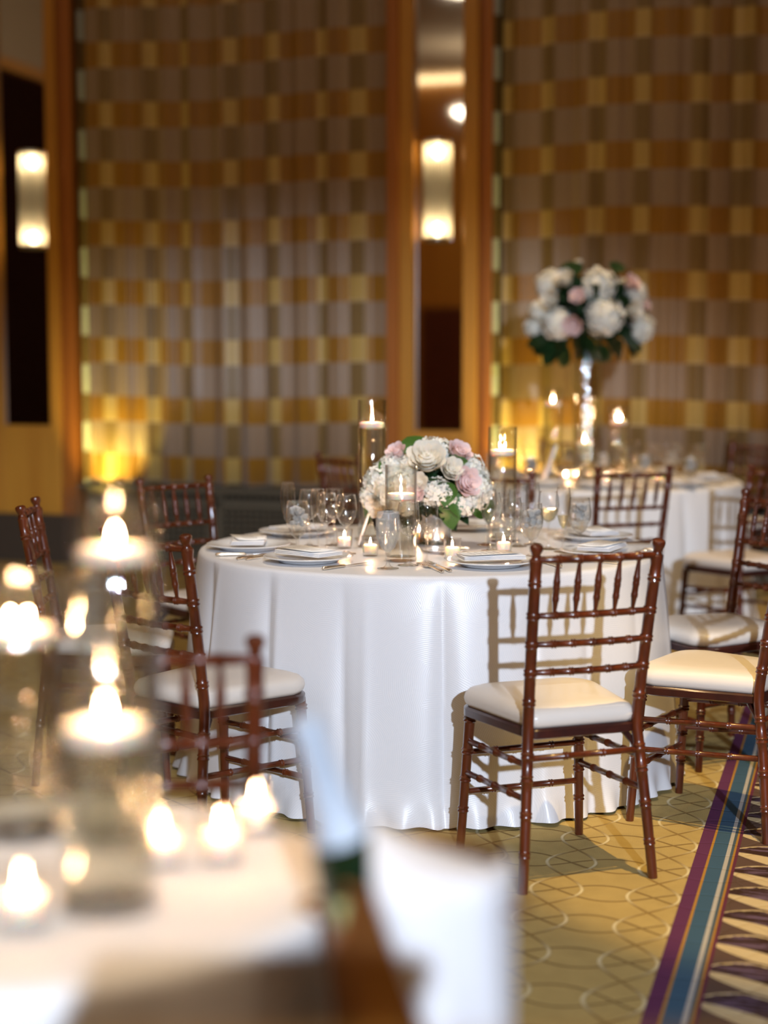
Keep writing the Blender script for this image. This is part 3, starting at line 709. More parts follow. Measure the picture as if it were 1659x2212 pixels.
# ================================================================== TABLEWARE PROTOTYPES
def proto_plate(r=0.146):
    t = empty('dinner_plate')
    mb = MB(); mb.lathe([(0.001, 0.004), (r*0.58, 0.004), (r*0.62, 0.001), (r*0.66, 0.002), (r*0.72, 0.010), (r*0.99, 0.018), (r, 0.020), (r*0.985, 0.0215), (r*0.72, 0.014), (r*0.64, 0.008), (0.001, 0.0075)], 56)
    mb.build('plate_body', 'china', t); return t
PROTO = {}
def get(kind):
    """return a fresh copy of a prototype (first use returns the prototype itself)"""
    if kind not in PROTO:
        PROTO[kind] = MAKERS[kind](); return PROTO[kind]
    return copy_tree(PROTO[kind])
def goblet_prof(hb, rb, rw, zs, rt):
    pass
def wine_glass(H_=0.205, rb=0.036, bowl=((0.006, 0.0), (0.020, 0.010), (0.033, 0.035), (0.036, 0.058), (0.034, 0.085), (0.030, 0.112)), stem=0.093, foot=0.034, name='wine_glass', liquid=None, lmat='wine', bmat='glass', ice=False, stem_r=0.0035):
    t = empty(name)
    mb = MB(); mb.lathe([(0.001, 0.0), (foot, 0.0), (foot, 0.0012), (foot*0.5, 0.004), (stem_r*1.6, 0.010), (stem_r, 0.020), (stem_r, stem*0.7), (stem_r*1.3, stem*0.93), (0.006, stem), (0.001, stem+0.003)], 24); mb.build('stem', 'glass', t)
    def rad(z):
        for (r0, z0), (r1, z1) in zip(bowl, bowl[1:]):
            if z0 <= z <= z1:
                f = (z-z0)/(z1-z0); f = f*f*(3-2*f)*0.5+f*0.5; return r0+(r1-r0)*f
        return bowl[-1][0]
    top = bowl[-1][1]
    prof = [(rad(top*k/18), stem+top*k/18) for k in range(19)]
    prof = [(0.001, stem)]+prof
    rim = [(prof[-1][0]-0.0008, prof[-1][1]+0.0008), (prof[-1][0]-0.0012, prof[-1][1]-0.003)]
    mb = MB(); mb.lathe(prof+rim, 32); mb.build('bowl', bmat, t, sharp=80)
    if liquid:
        zl = top*liquid; lp = [(0.001, stem+0.002)]+[(max(0.001, rad(zl*k/10+0.002)-0.0012), stem+0.002+zl*k/10) for k in range(11)]+[(0.001, stem+0.002+zl)]
        mb = MB(); mb.lathe(lp, 32); mb.build('liquid', lmat, t)
    if ice:
        rnd = random.Random(5); mb = MB()
        for k in range(26):
            a = rnd.uniform(0, 6.28); r = rnd.uniform(0, 0.027); z = stem+top*rnd.uniform(0.42, 0.80)
            M = Matrix.Translation((r*cos(a), r*sin(a), z)) @ Matrix.Rotation(rnd.uniform(0, 3), 4, 'X') @ Matrix.Rotation(rnd.uniform(0, 3), 4, 'Y')
            mb.box((0, 0, 0), (0.021, 0.019, 0.015), M, bev=0.003)
        g = mb.build('ice', 'ice', t, smooth=False); g['kind'] = 'stuff'
    return t
WB_ = ((0.004, 0.0), (0.022, 0.012), (0.0335, 0.036), (0.0365, 0.058), (0.0345, 0.085), (0.0305, 0.108))
GB_ = ((0.005, 0.0), (0.024, 0.018), (0.0385, 0.055), (0.0400, 0.075), (0.0375, 0.105), (0.0345, 0.128))
FB_ = ((0.004, 0.0), (0.014, 0.016), (0.0235, 0.055), (0.0255, 0.080), (0.0245, 0.11), (0.0215, 0.140))
def knife():
    t = empty('table_knife')
    mb = MB(); mb.tube([(0, -0.115, 0.005), (0, -0.11, 0.005), (0, -0.09, 0.005), (0, -0.05, 0.005), (0, -0.02, 0.005), (0, -0.012, 0.005)], [0.003, 0.0068, 0.0062, 0.0045, 0.0055, 0.003], 10); mb.build('handle', 'gold_silver', t)
    o = [(-0.004, -0.012), (0.004, -0.012), (0.008, 0.01), (0.0095, 0.06), (0.007, 0.10), (0.0, 0.118), (-0.006, 0.105), (-0.006, 0.0)]
    vs = [(x, y, 0.004) for x, y in o]+[(x, y, 0.0055) for x, y in o]; n = len(o)
    mb = MB(); mb.add(vs, [tuple(range(n-1, -1, -1)), tuple(range(n, 2*n))]+[(i, (i+1) % n, (i+1) % n+n, i+n) for i in range(n)]); mb.build('blade', 'silver', t, smooth=False)
    return t
def fork():
    t = empty('table_fork')
    mb = MB(); mb.tube([(0, -0.10, 0.004), (0, -0.095, 0.004), (0, -0.06, 0.005), (0, 0.0, 0.007), (0, 0.03, 0.006)], [0.004, 0.0062, 0.004, 0.0024, 0.004], 8); mb.build('handle', 'gold_silver', t)
    mb = MB(); mb.box((0, 0.045, 0.0055), (0.024, 0.035, 0.0018), bev=0.0006)
    for k in range(4):
        x = -0.0099+0.0066*k; mb.tube([(x, 0.06, 0.0055), (x, 0.08, 0.005), (x, 0.105, 0.009)], [0.0016, 0.0014, 0.0009], 6)
    mb.build('tines', 'silver', t, smooth=False); return t
def napkin():
    t = empty('folded_napkin')
    mb = MB()
    for k in range(3):
        M = Matrix.Translation((0.001*k, 0.001*k, 0.0035+0.0045*k)) @ Matrix.Rotation(0.01*k, 4, 'Z')
        mb.box((0, 0, 0), (0.115-0.002*k, 0.20, 0.0036), M, bev=0.0015)
    mb.build('folds', 'napkin', t); return t
def menu():
    t = empty('menu_card')
    mb = MB()
    rows = [[(-0.05+0.1*i/6, -0.09+0.18*j, 0.001+0.003*abs(i-3)/3) for i in range(7)] for j in range(2)]
    mb.grid(rows); o = mb.build('card', 'paper', t); sm = o.modifiers.new('th', 'SOLIDIFY'); sm.thickness = 0.0008
    mb = MB()
    for k in range(6):
        z = 0.0035; y = 0.06-0.022*k; w = 0.028-0.003*(k % 3)
        mb.tube([(-w+2*w*q/24, y+0.0022*sin(q*1.9), z) for q in range(25)], 0.0004, 4)
    g = mb.build('lettering', 'ink', t); g['kind'] = 'stuff'
    return t
def votive():
    t = empty('votive_candle')
    mb = MB(); mb.lathe([(0.001, 0.0), (0.024, 0.0), (0.0255, 0.003), (0.030, 0.062), (0.0305, 0.066), (0.0295, 0.067), (0.0285, 0.062), (0.0245, 0.009), (0.001, 0.008)], 28); mb.build('glass_cup', 'glass', t)
    mb = MB(); mb.lathe([(0.001, 0.0085), (0.022, 0.009), (0.0235, 0.034), (0.021, 0.037), (0.001, 0.035)], 24); w = mb.build('wax', 'wax', t)
    mb = MB(); mb.tube([(0, 0, 0.034), (0.0005, 0, 0.042)], 0.0008, 6); mb.build('wick', 'wick', w)
    flame_mesh(0.0385, 0.66).build('flame', 'flame', t)
    return t
def flame_mesh(z0, s=1.0, M=None):
    mb = MB(); mb.lathe([(0.0006*s, z0), (0.0038*s, z0+0.004*s), (0.0052*s, z0+0.010*s), (0.0046*s, z0+0.017*s), (0.0026*s, z0+0.025*s), (0.0005*s, z0+0.033*s)], 12, M); return mb
def cylinder(height, candle_z, twin=False):
    def mk():
        t = empty('glass_cylinder'); r = 0.0515
        mb = MB(); mb.lathe([(0.001, 0.0), (r-0.003, 0.0), (r, 0.003), (r, height-0.002), (r-0.001, height), (r-0.0028, height), (r-0.0035, height-0.003), (r-0.0035, 0.014), (0.001, 0.012)], 48); mb.build('glass_wall', 'thick_glass', t)
        mb = MB(); rw = r-0.0037; mb.lathe([(0.001, 0.0145), (rw, 0.0145), (rw, candle_z-0.012), (0.001, candle_z-0.012)], 48); mb.build('water', 'water', t)
        mb = MB(); rc = 0.0465; z = candle_z
        mb.lathe([(0.001, z-0.011), (rc-0.012, z-0.011), (rc-0.002, z-0.006), (rc, z+0.001), (rc-0.001, z+0.008), (rc-0.004, z+0.012), (rc*0.55, z+0.013), (rc*0.3, z+0.0115), (0.001, z+0.011)], 40)
        c = mb.build('floating_candle', 'wax', t)
        for dx in ((-0.006, 0.006) if twin else (0,)):
            M = Matrix.Translation((dx, 0, 0)) @ Matrix.Rotation(dx*35, 4, 'Y') if twin else None
            m2 = MB(); m2.tube([(dx, 0, z+0.010), (dx, 0, z+0.018)], 0.0009, 6); m2.build('wick', 'wick', c)
            mf = MB(); f0 = flame_mesh(0, 0.72 if twin else 0.8)
            T = Matrix.Translation((dx, 0, z+0.016)) @ Matrix.Rotation(dx*35, 4, 'Y')
            mf.add(f0.v, f0.f, T); mf.build('flame', 'flame', c)
        return t
    return mk
MAKERS = {
 'plate': proto_plate, 'knife': knife, 'fork': fork, 'napkin': napkin, 'menu': menu, 'votive': votive,
 'wine': lambda: wine_glass(bowl=WB_, stem=0.092), 'white_wine': lambda: wine_glass(bowl=WB_, stem=0.092, liquid=0.42),
 'flute': lambda: wine_glass(bowl=FB_, stem=0.080, name='champagne_flute', foot=0.032), 'flute_full': lambda: wine_glass(bowl=FB_, stem=0.080, name='champagne_flute', foot=0.032, liquid=0.3),
 'goblet': lambda: wine_glass(bowl=GB_, stem=0.050, name='water_goblet', liquid=0.80, lmat='water', ice=True, stem_r=0.005),
 'frosty': lambda: wine_glass(bowl=GB_, stem=0.050, name='water_goblet', liquid=0.80, lmat='water', bmat='frost', stem_r=0.005),
 'cyl20': cylinder(0.508, 0.415), 'cyl16': cylinder(0.412, 0.318, True), 'cyl12': cylinder(0.312, 0.208),
}
def bread():
    t = empty('bread_plate'); r = 0.082
    mb = MB(); mb.lathe([(0.001, 0.003), (r*0.58, 0.003), (r*0.62, 0.0006), (r*0.72, 0.006), (r, 0.012), (r*0.985, 0.0132), (r*0.72, 0.008), (0.001, 0.006)], 40); mb.build('plate_body', 'china', t); return t
MAKERS['bread'] = bread
def put(kind, loc, rz=0, label='', cat='', group=None, s=1.0):
    t = get(kind); t.location = loc; t.rotation_euler = (0, 0, rz); t.scale = (s, s, s); tag(t, label, cat, group); return t
# place settings of the near table: (angle, radius, label word, menu?)
SET = [(189, .635, 'at the far left end', 2), (228, .605, 'front left, left of the condensation-covered goblet', 1), (-72, .585, 'in the front centre, behind the fork pair', 2),
       (-26, .635, 'seen through the back spindles of the frontmost chair', 1), (19, .635, 'at the back right behind the ice water', 1), (74, .600, 'at the back behind the silver bowl', 0), (143.5, .600, 'at the back left behind the champagne flutes', 0)]
def setting(C, Rd, deg, word, flag, gsfx, full=True):
    a = radians(deg); d = Vector((cos(a), sin(a), 0)); f = -d                 # sitter looks along f
    r = Vector((f.y, -f.x, 0)); rz = atan2(-f.x, f.y)
    P = Vector((C.x, C.y, TOP))+d*Rd
    put('plate', P, rz, 'white china dinner plate '+word, 'plate', 'dinner plates on the '+gsfx)
    nk = put('napkin', P+Vector((0, 0, 0.0225))+r*0.0, rz+radians(90 if flag == 1 else 82), 'folded white napkin on the plate '+word, 'napkin', 'napkins on the '+gsfx)
    if flag:
        m_ = put('menu', P+Vector((0, 0, 0.0385))+r*(-0.01), rz+radians(84 if flag == 1 else 96), 'printed menu card on the plate '+word, 'menu', 'menus on the '+gsfx)
    put('knife', P+r*0.185+f*(-0.01), rz, 'silver knife right of the plate '+word, 'knife', 'knives on the '+gsfx)
    for k in range(2 if full else 1):
        put('fork', P-r*(0.178+0.030*k)+f*(-0.01-0.012*k), rz, ('inner' if k == 0 else 'outer')+' silver fork left of the plate '+word, 'fork', 'forks on the '+gsfx)
for px, py, w in ((962, 1193, 'behind the votive before the silver bowl'),):
    B = at_z(px, py, TOP); put('bread', B, 0, 'small bread plate '+w, 'plate', 'bread plates on the near table')
    put('knife', B+Vector((0, 0, 0.0125)), radians(80), 'butter knife on the bread plate '+w, 'knife', 'butter knives on the near table', 0.72)
for a in SET: setting(C1, a[1], a[0], a[2], a[3], 'near table')
# glasses of the near table (pixel foot -> world)
GL = [('flute', 622, 1176, 'leftmost champagne flute, behind the left ice water goblet'), ('goblet', 643, 1196, 'ice water goblet on the left of the near table'),
      ('wine', 668, 1180, 'wine glass partly hidden behind the left ice water goblet'), ('flute', 687, 1196, 'champagne flute right of the left ice water goblet'),
      ('wine', 706, 1191, 'wine glass just behind the second champagne flute from the left'), ('wine', 722, 1178, 'back wine glass of the left cluster'),
      ('wine', 748, 1196, 'wine glass at the right of the left cluster, before the votive'),
      ('frosty', 838, 1228, 'water goblet fogged with condensation in front of the short cylinder'), ('wine', 882, 1221, 'wine glass just right of the fogged goblet'),
      ('wine', 922, 1217, 'second wine glass right of the fogged goblet'),
      ('white_wine', 1051, 1177, 'wine glass holding white wine right of the silver bowl'), ('wine', 1060, 1190, 'wine glass left of the votive behind the frontmost chair'),
      ('wine', 1104, 1206, 'wine glass left of the right centre ice water'), ('goblet', 1147, 1203, 'ice water goblet above the left finial of the frontmost chair'),
      ('flute', 1150, 1176, 'champagne flute directly behind an ice water goblet'), ('wine', 1118, 1180, 'wine glass behind the right centre glasses'),
      ('white_wine', 1184, 1186, 'wine glass of pale white wine between two water goblets'), ('flute_full', 1216, 1192, 'rightmost champagne flute with a little champagne'),
      ('goblet', 1251, 1186, 'rightmost ice water goblet of the near table')]
CATS = {'flute': 'champagne flute', 'flute_full': 'champagne flute', 'wine': 'wine glass', 'white_wine': 'wine glass', 'goblet': 'water goblet', 'frosty': 'water goblet'}
for k, px, py, lab in GL:
    p = at_z(px, py, TOP); put(k, p, random.uniform(0, 6), lab, CATS[k], CATS[k]+'s on the near table')
# cylinders near table
CY = 'glass candle cylinders on the near table'
p = at_z(866, 1211, TOP); put('cyl12', p, 0, 'short glass cylinder with a floating candle in front of the white flowers', 'candle cylinder', CY); 
p = at_z(804, 1166, TOP); put('cyl20', p, 0, 'tallest glass cylinder with a floating candle left of the flowers', 'candle cylinder', CY)
p = at_z(1084, 1169, TOP); put('cyl16', p, 0, 'medium glass cylinder with a double flame right of the flowers', 'candle cylinder', CY)
for px, py, lab in ((800, 1200, 'lit votive between left wine glass and fogged goblet'), (977, 1206, 'lit votive in front of the silver flower bowl'), (744, 1184, 'lit votive behind the wine glass of the left cluster'),
                    (1088, 1194, 'lit votive seen between the right wine glasses'), (905, 1170, 'lit votive behind the silver flower bowl')):
    put('votive', at_z(px, py, TOP), 0, lab, 'candle', 'votives on the near table')
# ================================================================== FLOWERS
def petal_patch(mb, phi, r0, r1, wid, h0, h1, curl, M=None, nu=5, nv=4, rnd=None):
    rows = []
    for j in range(nv+1):
        t = j/nv; row = []
        for i in range(nu+1):
            s = -1+2*i/nu
            tt = t*(1-0.22*s*s)
            w = wid*(0.55+0.6*sin(pi*min(1, 0.15+0.75*t)))
            r = r0+(r1-r0)*tt**1.3 + curl*tt**4*(1-0.5*abs(s)); h = h0+(h1-h0)*tt - abs(curl)*0.8*tt**6
            a = phi+s*w; row.append((r*cos(a), r*sin(a), h))
        rows.append(row)
    mb.grid(rows, M)
def rose_mesh(seed, mat):
    rnd = random.Random(seed); mb = MB()       # unit radius
    layers = [(3, .02, .12, 1.1, -.1, .60, 0), (4, .05, .25, .95, -.2, .61, .01), (5, .12, .40, .85, -.3, .58, .03), (6, .24, .56, .75, -.4, .50, .06), (6, .36, .72, .80, -.5, .46, .06), (7, .45, .90, .70, -.55, .33, .07)]
    mb.lathe([(0.001, -0.6), (0.4, -0.5), (0.5, -0.2), (0.22, 0.30), (0.001, 0.45)], 12)
    for k, (n, r0, r1, wid, h0, h1, curl) in enumerate(layers):
        for i in range(n):
            petal_patch(mb, 2*pi*(i+0.5*(k % 2))/n+rnd.uniform(-.15, .15), r0, r1*rnd.uniform(.93, 1.05), wid, h0, h1*rnd.uniform(.92, 1.05), curl)
    o = mb.build('rose', mat, sharp=180); o.hide_render = False
    return o
def floret(mb, M, s, rnd):
    for k in range(4):
        a = k*pi/2
        q = Matrix.Rotation(a+rnd.uniform(-.1, .1), 4, 'Z')
        tilt = rnd.uniform(0.1, 0.35)*s
        vs = [(0, 0, 0), (0.55*s, -0.48*s, tilt*.5), (1.02*s, -0.34*s, tilt), (1.15*s, 0, tilt*0.75), (1.02*s, 0.34*s, tilt), (0.55*s, 0.48*s, tilt*.5), (0.62*s, 0, 0.02*s)]
        mb.add(vs, [(0, 1, 6), (1, 2, 3, 6), (3, 4, 5, 6), (5, 0, 6)], M @ q)
def hydrangea_mesh(seed):
    rnd = random.Random(seed); mb = MB(); N = 85
    for i in range(N):
        z = 1-1.45*(i+.5)/N; th = i*2.39996
        rr = sqrt(max(0, 1-z*z)); n = Vector((rr*cos(th), rr*sin(th), z)).normalized()
        n2 = (n+Vector((rnd.uniform(-.3, .3), rnd.uniform(-.3, .3), rnd.uniform(-.3, .3)))).normalized()
        R_ = rnd.uniform(0.84, 1.02)*(1+0.06*sin(3*th+seed))
        M = Matrix.Translation(n*R_) @ n2.to_track_quat('Z', 'X').to_matrix().to_4x4() @ Matrix.Rotation(rnd.uniform(0, 6), 4, 'Z')
        floret(mb, M, 0.19, rnd)
    mb.sphere((0, 0, 0), 0.78, 8)
    return mb.build('hydrangea', 'hydrangea', sharp=60)
def leaf_mesh(mat, bend=0.25, wid=0.30):
    rows = []
    for j in range(9):
        t = j/8; w = wid*sin(pi*min(1, t**0.8))**0.8*(1 if t < 1 else 0)
        rows.append([(s*w, t, -bend*t*t + 0.10*abs(s)*w*2) for s in (-1, -0.5, 0, 0.5, 1)])
    mb = MB(); mb.grid(rows); o = mb.build('leaf', mat, sharp=80); return o
PF = {}
def flower(kind, parent, center, normal, r):
    if kind not in PF:
        PF[kind] = {'h': lambda: hydrangea_mesh(1), 'h2': lambda: hydrangea_mesh(2), 'rw': lambda: rose_mesh(3, 'rose_white'), 'rp': lambda: rose_mesh(4, 'rose_pink'),
                    'l': lambda: leaf_mesh('leaf'), 'ld': lambda: leaf_mesh('leaf_dark', 0.15)}[kind]()
        o = PF[kind]
    else:
        o = PF[kind].copy(); COL.objects.link(o)
    o.parent = parent
    q = Vector(normal).normalized().to_track_quat('Z', 'Y').to_matrix().to_4x4()
    spin = random.uniform(0, 6.28)
    o.matrix_local = Matrix.Translation(center) @ q @ Matrix.Rotation(spin, 4, 'Z') @ Matrix.Diagonal((r, r, r, 1))
    if kind == 'rp': o['label'] = 'blush pink rose'
    if kind == 'rw': o['label'] = 'cream white rose'
    return o
def leaf(kind, parent, base, tip, r, up=(0, -0.4, 1)):
    o = flower(kind, parent, (0, 0, 0), (0, 0, 1), 1)
    y = (Vector(tip)-Vector(base)); L = y.length; y.normalize(); x = y.cross(Vector(up)).normalized(); z = x.cross(y)
    M = Matrix(((x.x, y.x, z.x, base[0]), (x.y, y.y, z.y, base[1]), (x.z, y.z, z.z, base[2]), (0, 0, 0, 1)))
    o.matrix_local = M @ Matrix.Diagonal((L*r, L, L, 1)); return o
def arrangement(root, O, fl, lv, depth, rx, rz_, cpx, filler_n, rb):
    """flowers given by their pixel on the dome's front; O is the dome's centre in the world"""
    def loc(px, py, k=1.0):
        p = at_y(px, py, O.y); dx, dz = (p.x-O.x)/rx, (p.z-O.z)/rz_
        q = max(0.0, 1-dx*dx-dz*dz); yy = -depth*sqrt(q)*k
        p = at_y(px, py, O.y+yy); v = p-O
        return v, Vector((v.x/rx, v.y/depth-0.25, v.z/rz_)).normalized()
    for kind, px, py, rpx in fl:
        v, n = loc(px, py, 0.85); r = rpx*O.y/F
        if kind[0] == 'r': flower(kind, root, v+n*r*0.05, n, r*(1.12 if kind == 'rw' else 0.98))
        else: flower(kind, root, v-n*r*0.65, n, r)
    for kind, b0, b1, w in lv:
        v0, n0 = loc(*b0, 0.7); v1, n1 = loc(*b1, 1.0)
        leaf(kind, root, v0, v1+n1*0.015, w, up=(n0.x*.5, -1, 0.6))
    rnd = random.Random(12)
    # back half of the dome: blooms the camera sees only at the rim, kept so that the dome is round
    for k in range(rb):
        a = rnd.uniform(0.1, pi-0.1); z = rnd.uniform(-0.3, 0.75); c = sqrt(1-z*z)
        n = Vector((c*cos(a), c*sin(a), z)); v = Vector((n.x*rx*0.75, n.y*depth*0.8, n.z*rz_*0.72))
        flower(rnd.choice(['h', 'h2', 'rw']), root, v, n, rx*0.22)
    mb = MB()
    for k in range(filler_n):
        a = rnd.uniform(0, 2*pi); z = rnd.uniform(-0.75, 0.8); c = sqrt(1-z*z)
        n = Vector((c*cos(a), c*sin(a), z)); base = Vector((n.x*rx*0.45, n.y*depth*0.45, n.z*rz_*0.45)); L = rx*rnd.uniform(0.3, 0.46)
        d = (n+Vector((rnd.uniform(-.6, .6), rnd.uniform(-.6, .6), rnd.uniform(-.6, .6)))).normalized()
        x = d.cross(Vector((rnd.uniform(-1, 1), rnd.uniform(-1, 1), 1))).normalized()*L*0.3
        u = x.cross(d).normalized()*L*0.08
        mb.add([base, base+d*L*.35+x*.8-u, base+d*L*.7+x*.7, base+d*L, base+d*L*.7-x*.7, base+d*L*.35-x*.8-u, base+d*L*.5-u*2], [(0, 1, 6), (1, 2, 6), (2, 3, 6), (3, 4, 6), (4, 5, 6), (5, 0, 6)])
    mb.sphere((0, 0, 0), 1, 10, sq=(rx*0.5, depth*0.5, rz_*0.5))
    g = mb.build('foliage', 'leaf_dark', root, smooth=False); g['kind'] = 'stuff'; g['label'] = 'dark green filler foliage'
# near centrepiece
pc = at_y(923, 1062, 5.66)
O1 = pc.copy()
root = empty('flower_centrepiece', O1, 0, 'low dome of white hydrangeas, cream and blush roses on the near table', 'flowers')
FL1 = [('rw', 922, 990, 41), ('h', 945, 962, 38), ('rp', 857, 977, 26), ('rp', 992, 978, 32), ('h2', 806, 1040, 44), ('h', 838, 1000, 32), ('h2', 868, 1042, 36), ('rw', 815, 1092, 27), ('rw', 845, 1075, 24),
       ('h', 945, 1066, 33), ('rw', 975, 1014, 27), ('rp', 1006, 1042, 36), ('h', 1046, 1058, 42), ('h2', 1030, 1004, 32), ('rp', 898, 1066, 22), ('h', 880, 998, 24), ('h2', 1010, 1092, 28), ('rw', 905, 1040, 20), ('h', 790, 1075, 30), ('h2', 970, 1075, 22), ('h2', 870, 1095, 26)]
LV1 = [('l', (905, 985), (880, 938), 1.3), ('l', (845, 1030), (826, 1000), 1.4), ('l', (958, 1000), (986, 950), 1.2), ('l', (965, 1000), (1004, 996), 1.2), ('l', (990, 985), (1020, 975), 1.2), ('l', (968, 1040), (960, 1084), 1.3),
       ('l', (965, 1070), (980, 1140), 1.15), ('l', (975, 1060), (990, 1108), 1.2), ('l', (1010, 1085), (1052, 1108), 1.2), ('l', (1045, 1085), (1066, 1125), 1.2), ('l', (805, 1095), (786, 1125), 1.2)]
arrangement(root, O1, FL1, LV1, 0.19, 0.238, 0.185, 923, 150, 9)
# silver footed bowl
bw = empty('footed_bowl', (O1.x+0.030, 5.66, TOP), 0, 'flared silver footed bowl holding the low white flower dome', 'vase')
mb = MB(); mb.lathe([(0.001, 0.0), (0.068, 0.0), (0.070, 0.006), (0.060, 0.012), (0.056, 0.03), (0.055, 0.055), (0.060, 0.080), (0.076, 0.105), (0.105, 0.126), (0.135, 0.138), (0.137, 0.140), (0.133, 0.142), (0.100, 0.131), (0.070, 0.112), (0.054, 0.085), (0.050, 0.05), (0.001, 0.04)], 48); mb.build('bowl_body', 'mercury', bw, sharp=60)
mb = MB(); mb.tube([(0, 0, 0.07), (0, 0, 0.20)], 0.03, 12); g = mb.build('stems', 'leaf_dark', root); g.location = Vector((bw.location.x, 5.66, TOP))-O1; g['label'] = 'dark green stem bundle going into the bowl'
# slanted framed table sign
def sign(px, pyb, s, yy, label):
    p = at_z(px, pyb, TOP); t = empty('table_sign', p, radians(89), label, 'table sign', 'table signs seen edge-on')
    T = Matrix.Rotation(radians(18), 4, 'X')
    mb = MB(); mb.box((0, 0, 0.082*s), (0.115*s, 0.008, 0.155*s), T, bev=0.001); mb.build('frame', 'metal', t, smooth=False)
    mb = MB(); mb.box((0, 0.0046, 0.082*s), (0.098*s, 0.0012, 0.138*s), T); mb.build('card', 'paper', t, smooth=False)
    mb = MB(); mb.box((0, -0.005, 0.082*s), (0.11*s, 0.003, 0.15*s), T); mb.tube([(0, -0.044*s, 0.12*s), (0, -0.062*s, 0.06*s), (0, -0.078*s, 0.003)], 0.006, 8); mb.build('easel_leg', 'black', t, smooth=False)
sign(775, 1177, 1.0, 6.6, 'framed table sign seen edge-on left of the silver bowl')
# ================================================================== FAR TABLE DRESSING
G = 'far table'
for deg in (-95, -50, 0, 50, 100, 145, 190, 235):
    setting(C2, 0.61, deg, {-95: 'at the front of the far table', -50: 'at the front right of the far table', 0: 'at the right end of the far table', 50: 'at the back right of the far table', 100: 'at the back of the far table', 145: 'at the back left of the far table', 190: 'at the left end of the far table', 235: 'at the front left of the far table'}[deg], 0, G, False)
p = at_y(1264, 1040, C2.y); V0 = Vector((p.x, C2.y, TOP))
vs_ = empty('tall_glass_vase', V0, 0, 'tall clear glass vase with crystal strands under the high flower ball', 'vase')
HV = 0.78
mb = MB(); mb.lathe([(0.001, 0.0), (0.072, 0.0), (0.074, 0.004), (0.074, HV), (0.070, HV), (0.070, 0.02), (0.001, 0.018)], 40); mb.build('glass_wall', 'thick_glass', vs_)
rnd = random.Random(3); mb = MB()
for k in range(7):
    a = k*0.9; r = rnd.uniform(0.01, 0.058); x, y = r*cos(a), r*sin(a); z = HV-0.05
    while z > 0.04+0.02*k:
        r_ = rnd.choice([0.008, 0.010, 0.013]); M = Matrix.Translation((x+rnd.uniform(-.002, .002), y, z)) @ Matrix.Rotation(rnd.uniform(-.28, .34), 4, 'Z') @ Matrix.Rotation(pi/2-rnd.uniform(-0.15, 0.38), 4, 'X')
        cr = r_*3.6; hh = cr-sqrt(cr*cr-r_*r_)      # lens shaped pendant
        mb.lathe([(0.0002, -hh)]+[(r_*q/3, -hh+(cr-sqrt(cr*cr-(r_*q/3)**2))) for q in (1, 2, 3)]+[(r_*q/3, hh-(cr-sqrt(cr*cr-(r_*q/3)**2))) for q in (2, 1)]+[(0.0002, hh)], 10, M); z -= 0.030
g = mb.build('crystal_strands', 'crystal', vs_); g['kind'] = 'stuff'; g['label'] = 'sparkling crystal bead strands'
pf = at_y(1278, 668, C2.y); O2 = Vector((pf.x, C2.y, pf.z))
root = empty('flower_ball', O2, 0, 'high ball of white hydrangeas, cream and pink roses on the tall vase', 'flowers')
FL2 = [('h', 1173, 603, 32), ('rw', 1220, 602, 22), ('h2', 1297, 605, 40), ('rw', 1250, 568, 11), ('rp', 1364, 612, 23), ('h', 1386, 624, 26), ('rw', 1189, 646, 22), ('rp', 1248, 640, 19), ('h2', 1153, 672, 24),
       ('h', 1312, 690, 41), ('rw', 1369, 671, 21), ('rp', 1396, 660, 14), ('h2', 1193, 708, 35), ('rp', 1238, 702, 25), ('h', 1398, 720, 34), ('h2', 1141, 712, 22)]
LV2 = [('ld', (1340, 725), (1392, 742), 1.2), ('ld', (1300, 720), (1352, 752), 1.3), ('ld', (1250, 730), (1276, 768), 1.3), ('ld', (1190, 725), (1138, 738), 1.2), ('ld', (1265, 720), (1232, 766), 1.3), ('ld', (1320, 735), (1325, 772), 1.3), ('ld', (1230, 735), (1182, 762), 1.3), ('ld', (1280, 730), (1262, 778), 1.3), ('ld', (1200, 740), (1150, 752), 1.2), ('ld', (1200, 745), (1175, 785), 1.3), ('ld', (1225, 745), (1208, 790), 1.2), ('ld', (1330, 740), (1345, 775), 1.3), ('ld', (1350, 730), (1380, 762), 1.3), ('ld', (1290, 745), (1310, 770), 1.2),
       ('ld', (1260, 740), (1250, 775), 1.2), ('ld', (1240, 600), (1228, 562), 1.2), ('ld', (1330, 590), (1335, 565), 1.2), ('ld', (1280, 640), (1290, 618), 1.3), ('ld', (1180, 730), (1160, 765), 1.2), ('ld', (1210, 735), (1195, 770), 1.2), ('ld', (1310, 745), (1290, 782), 1.2)]
arrangement(root, O2, FL2, LV2, 0.30, 0.325, 0.25, 1278, 240, 8)
mb = MB(); mb.tube([(0, 0, -0.30), (0, 0, 0.0)], 0.012, 10); g = mb.build('stems', 'leaf_dark', root, loc=(V0.x-O2.x, 0, 0)); g['label'] = 'green stem bundle reaching down into the vase'
CY2 = 'glass candle cylinders on the far table'
for k, px, py, lab in (('cyl20', 1193, 1036, 'blurred tall candle cylinder left of the tall vase'), ('cyl16', 1335, 1040, 'blurred candle cylinder right of the tall vase'), ('cyl12', 1262, 1044, 'blurred short candle cylinder in front of the tall vase')):
    q = at_z(px, py, TOP); put(k, q, 0, lab, 'candle cylinder', CY2)
sign(1172, 1042, 1.35, 10.3, 'blurred framed table sign left of the tall vase on the far table')
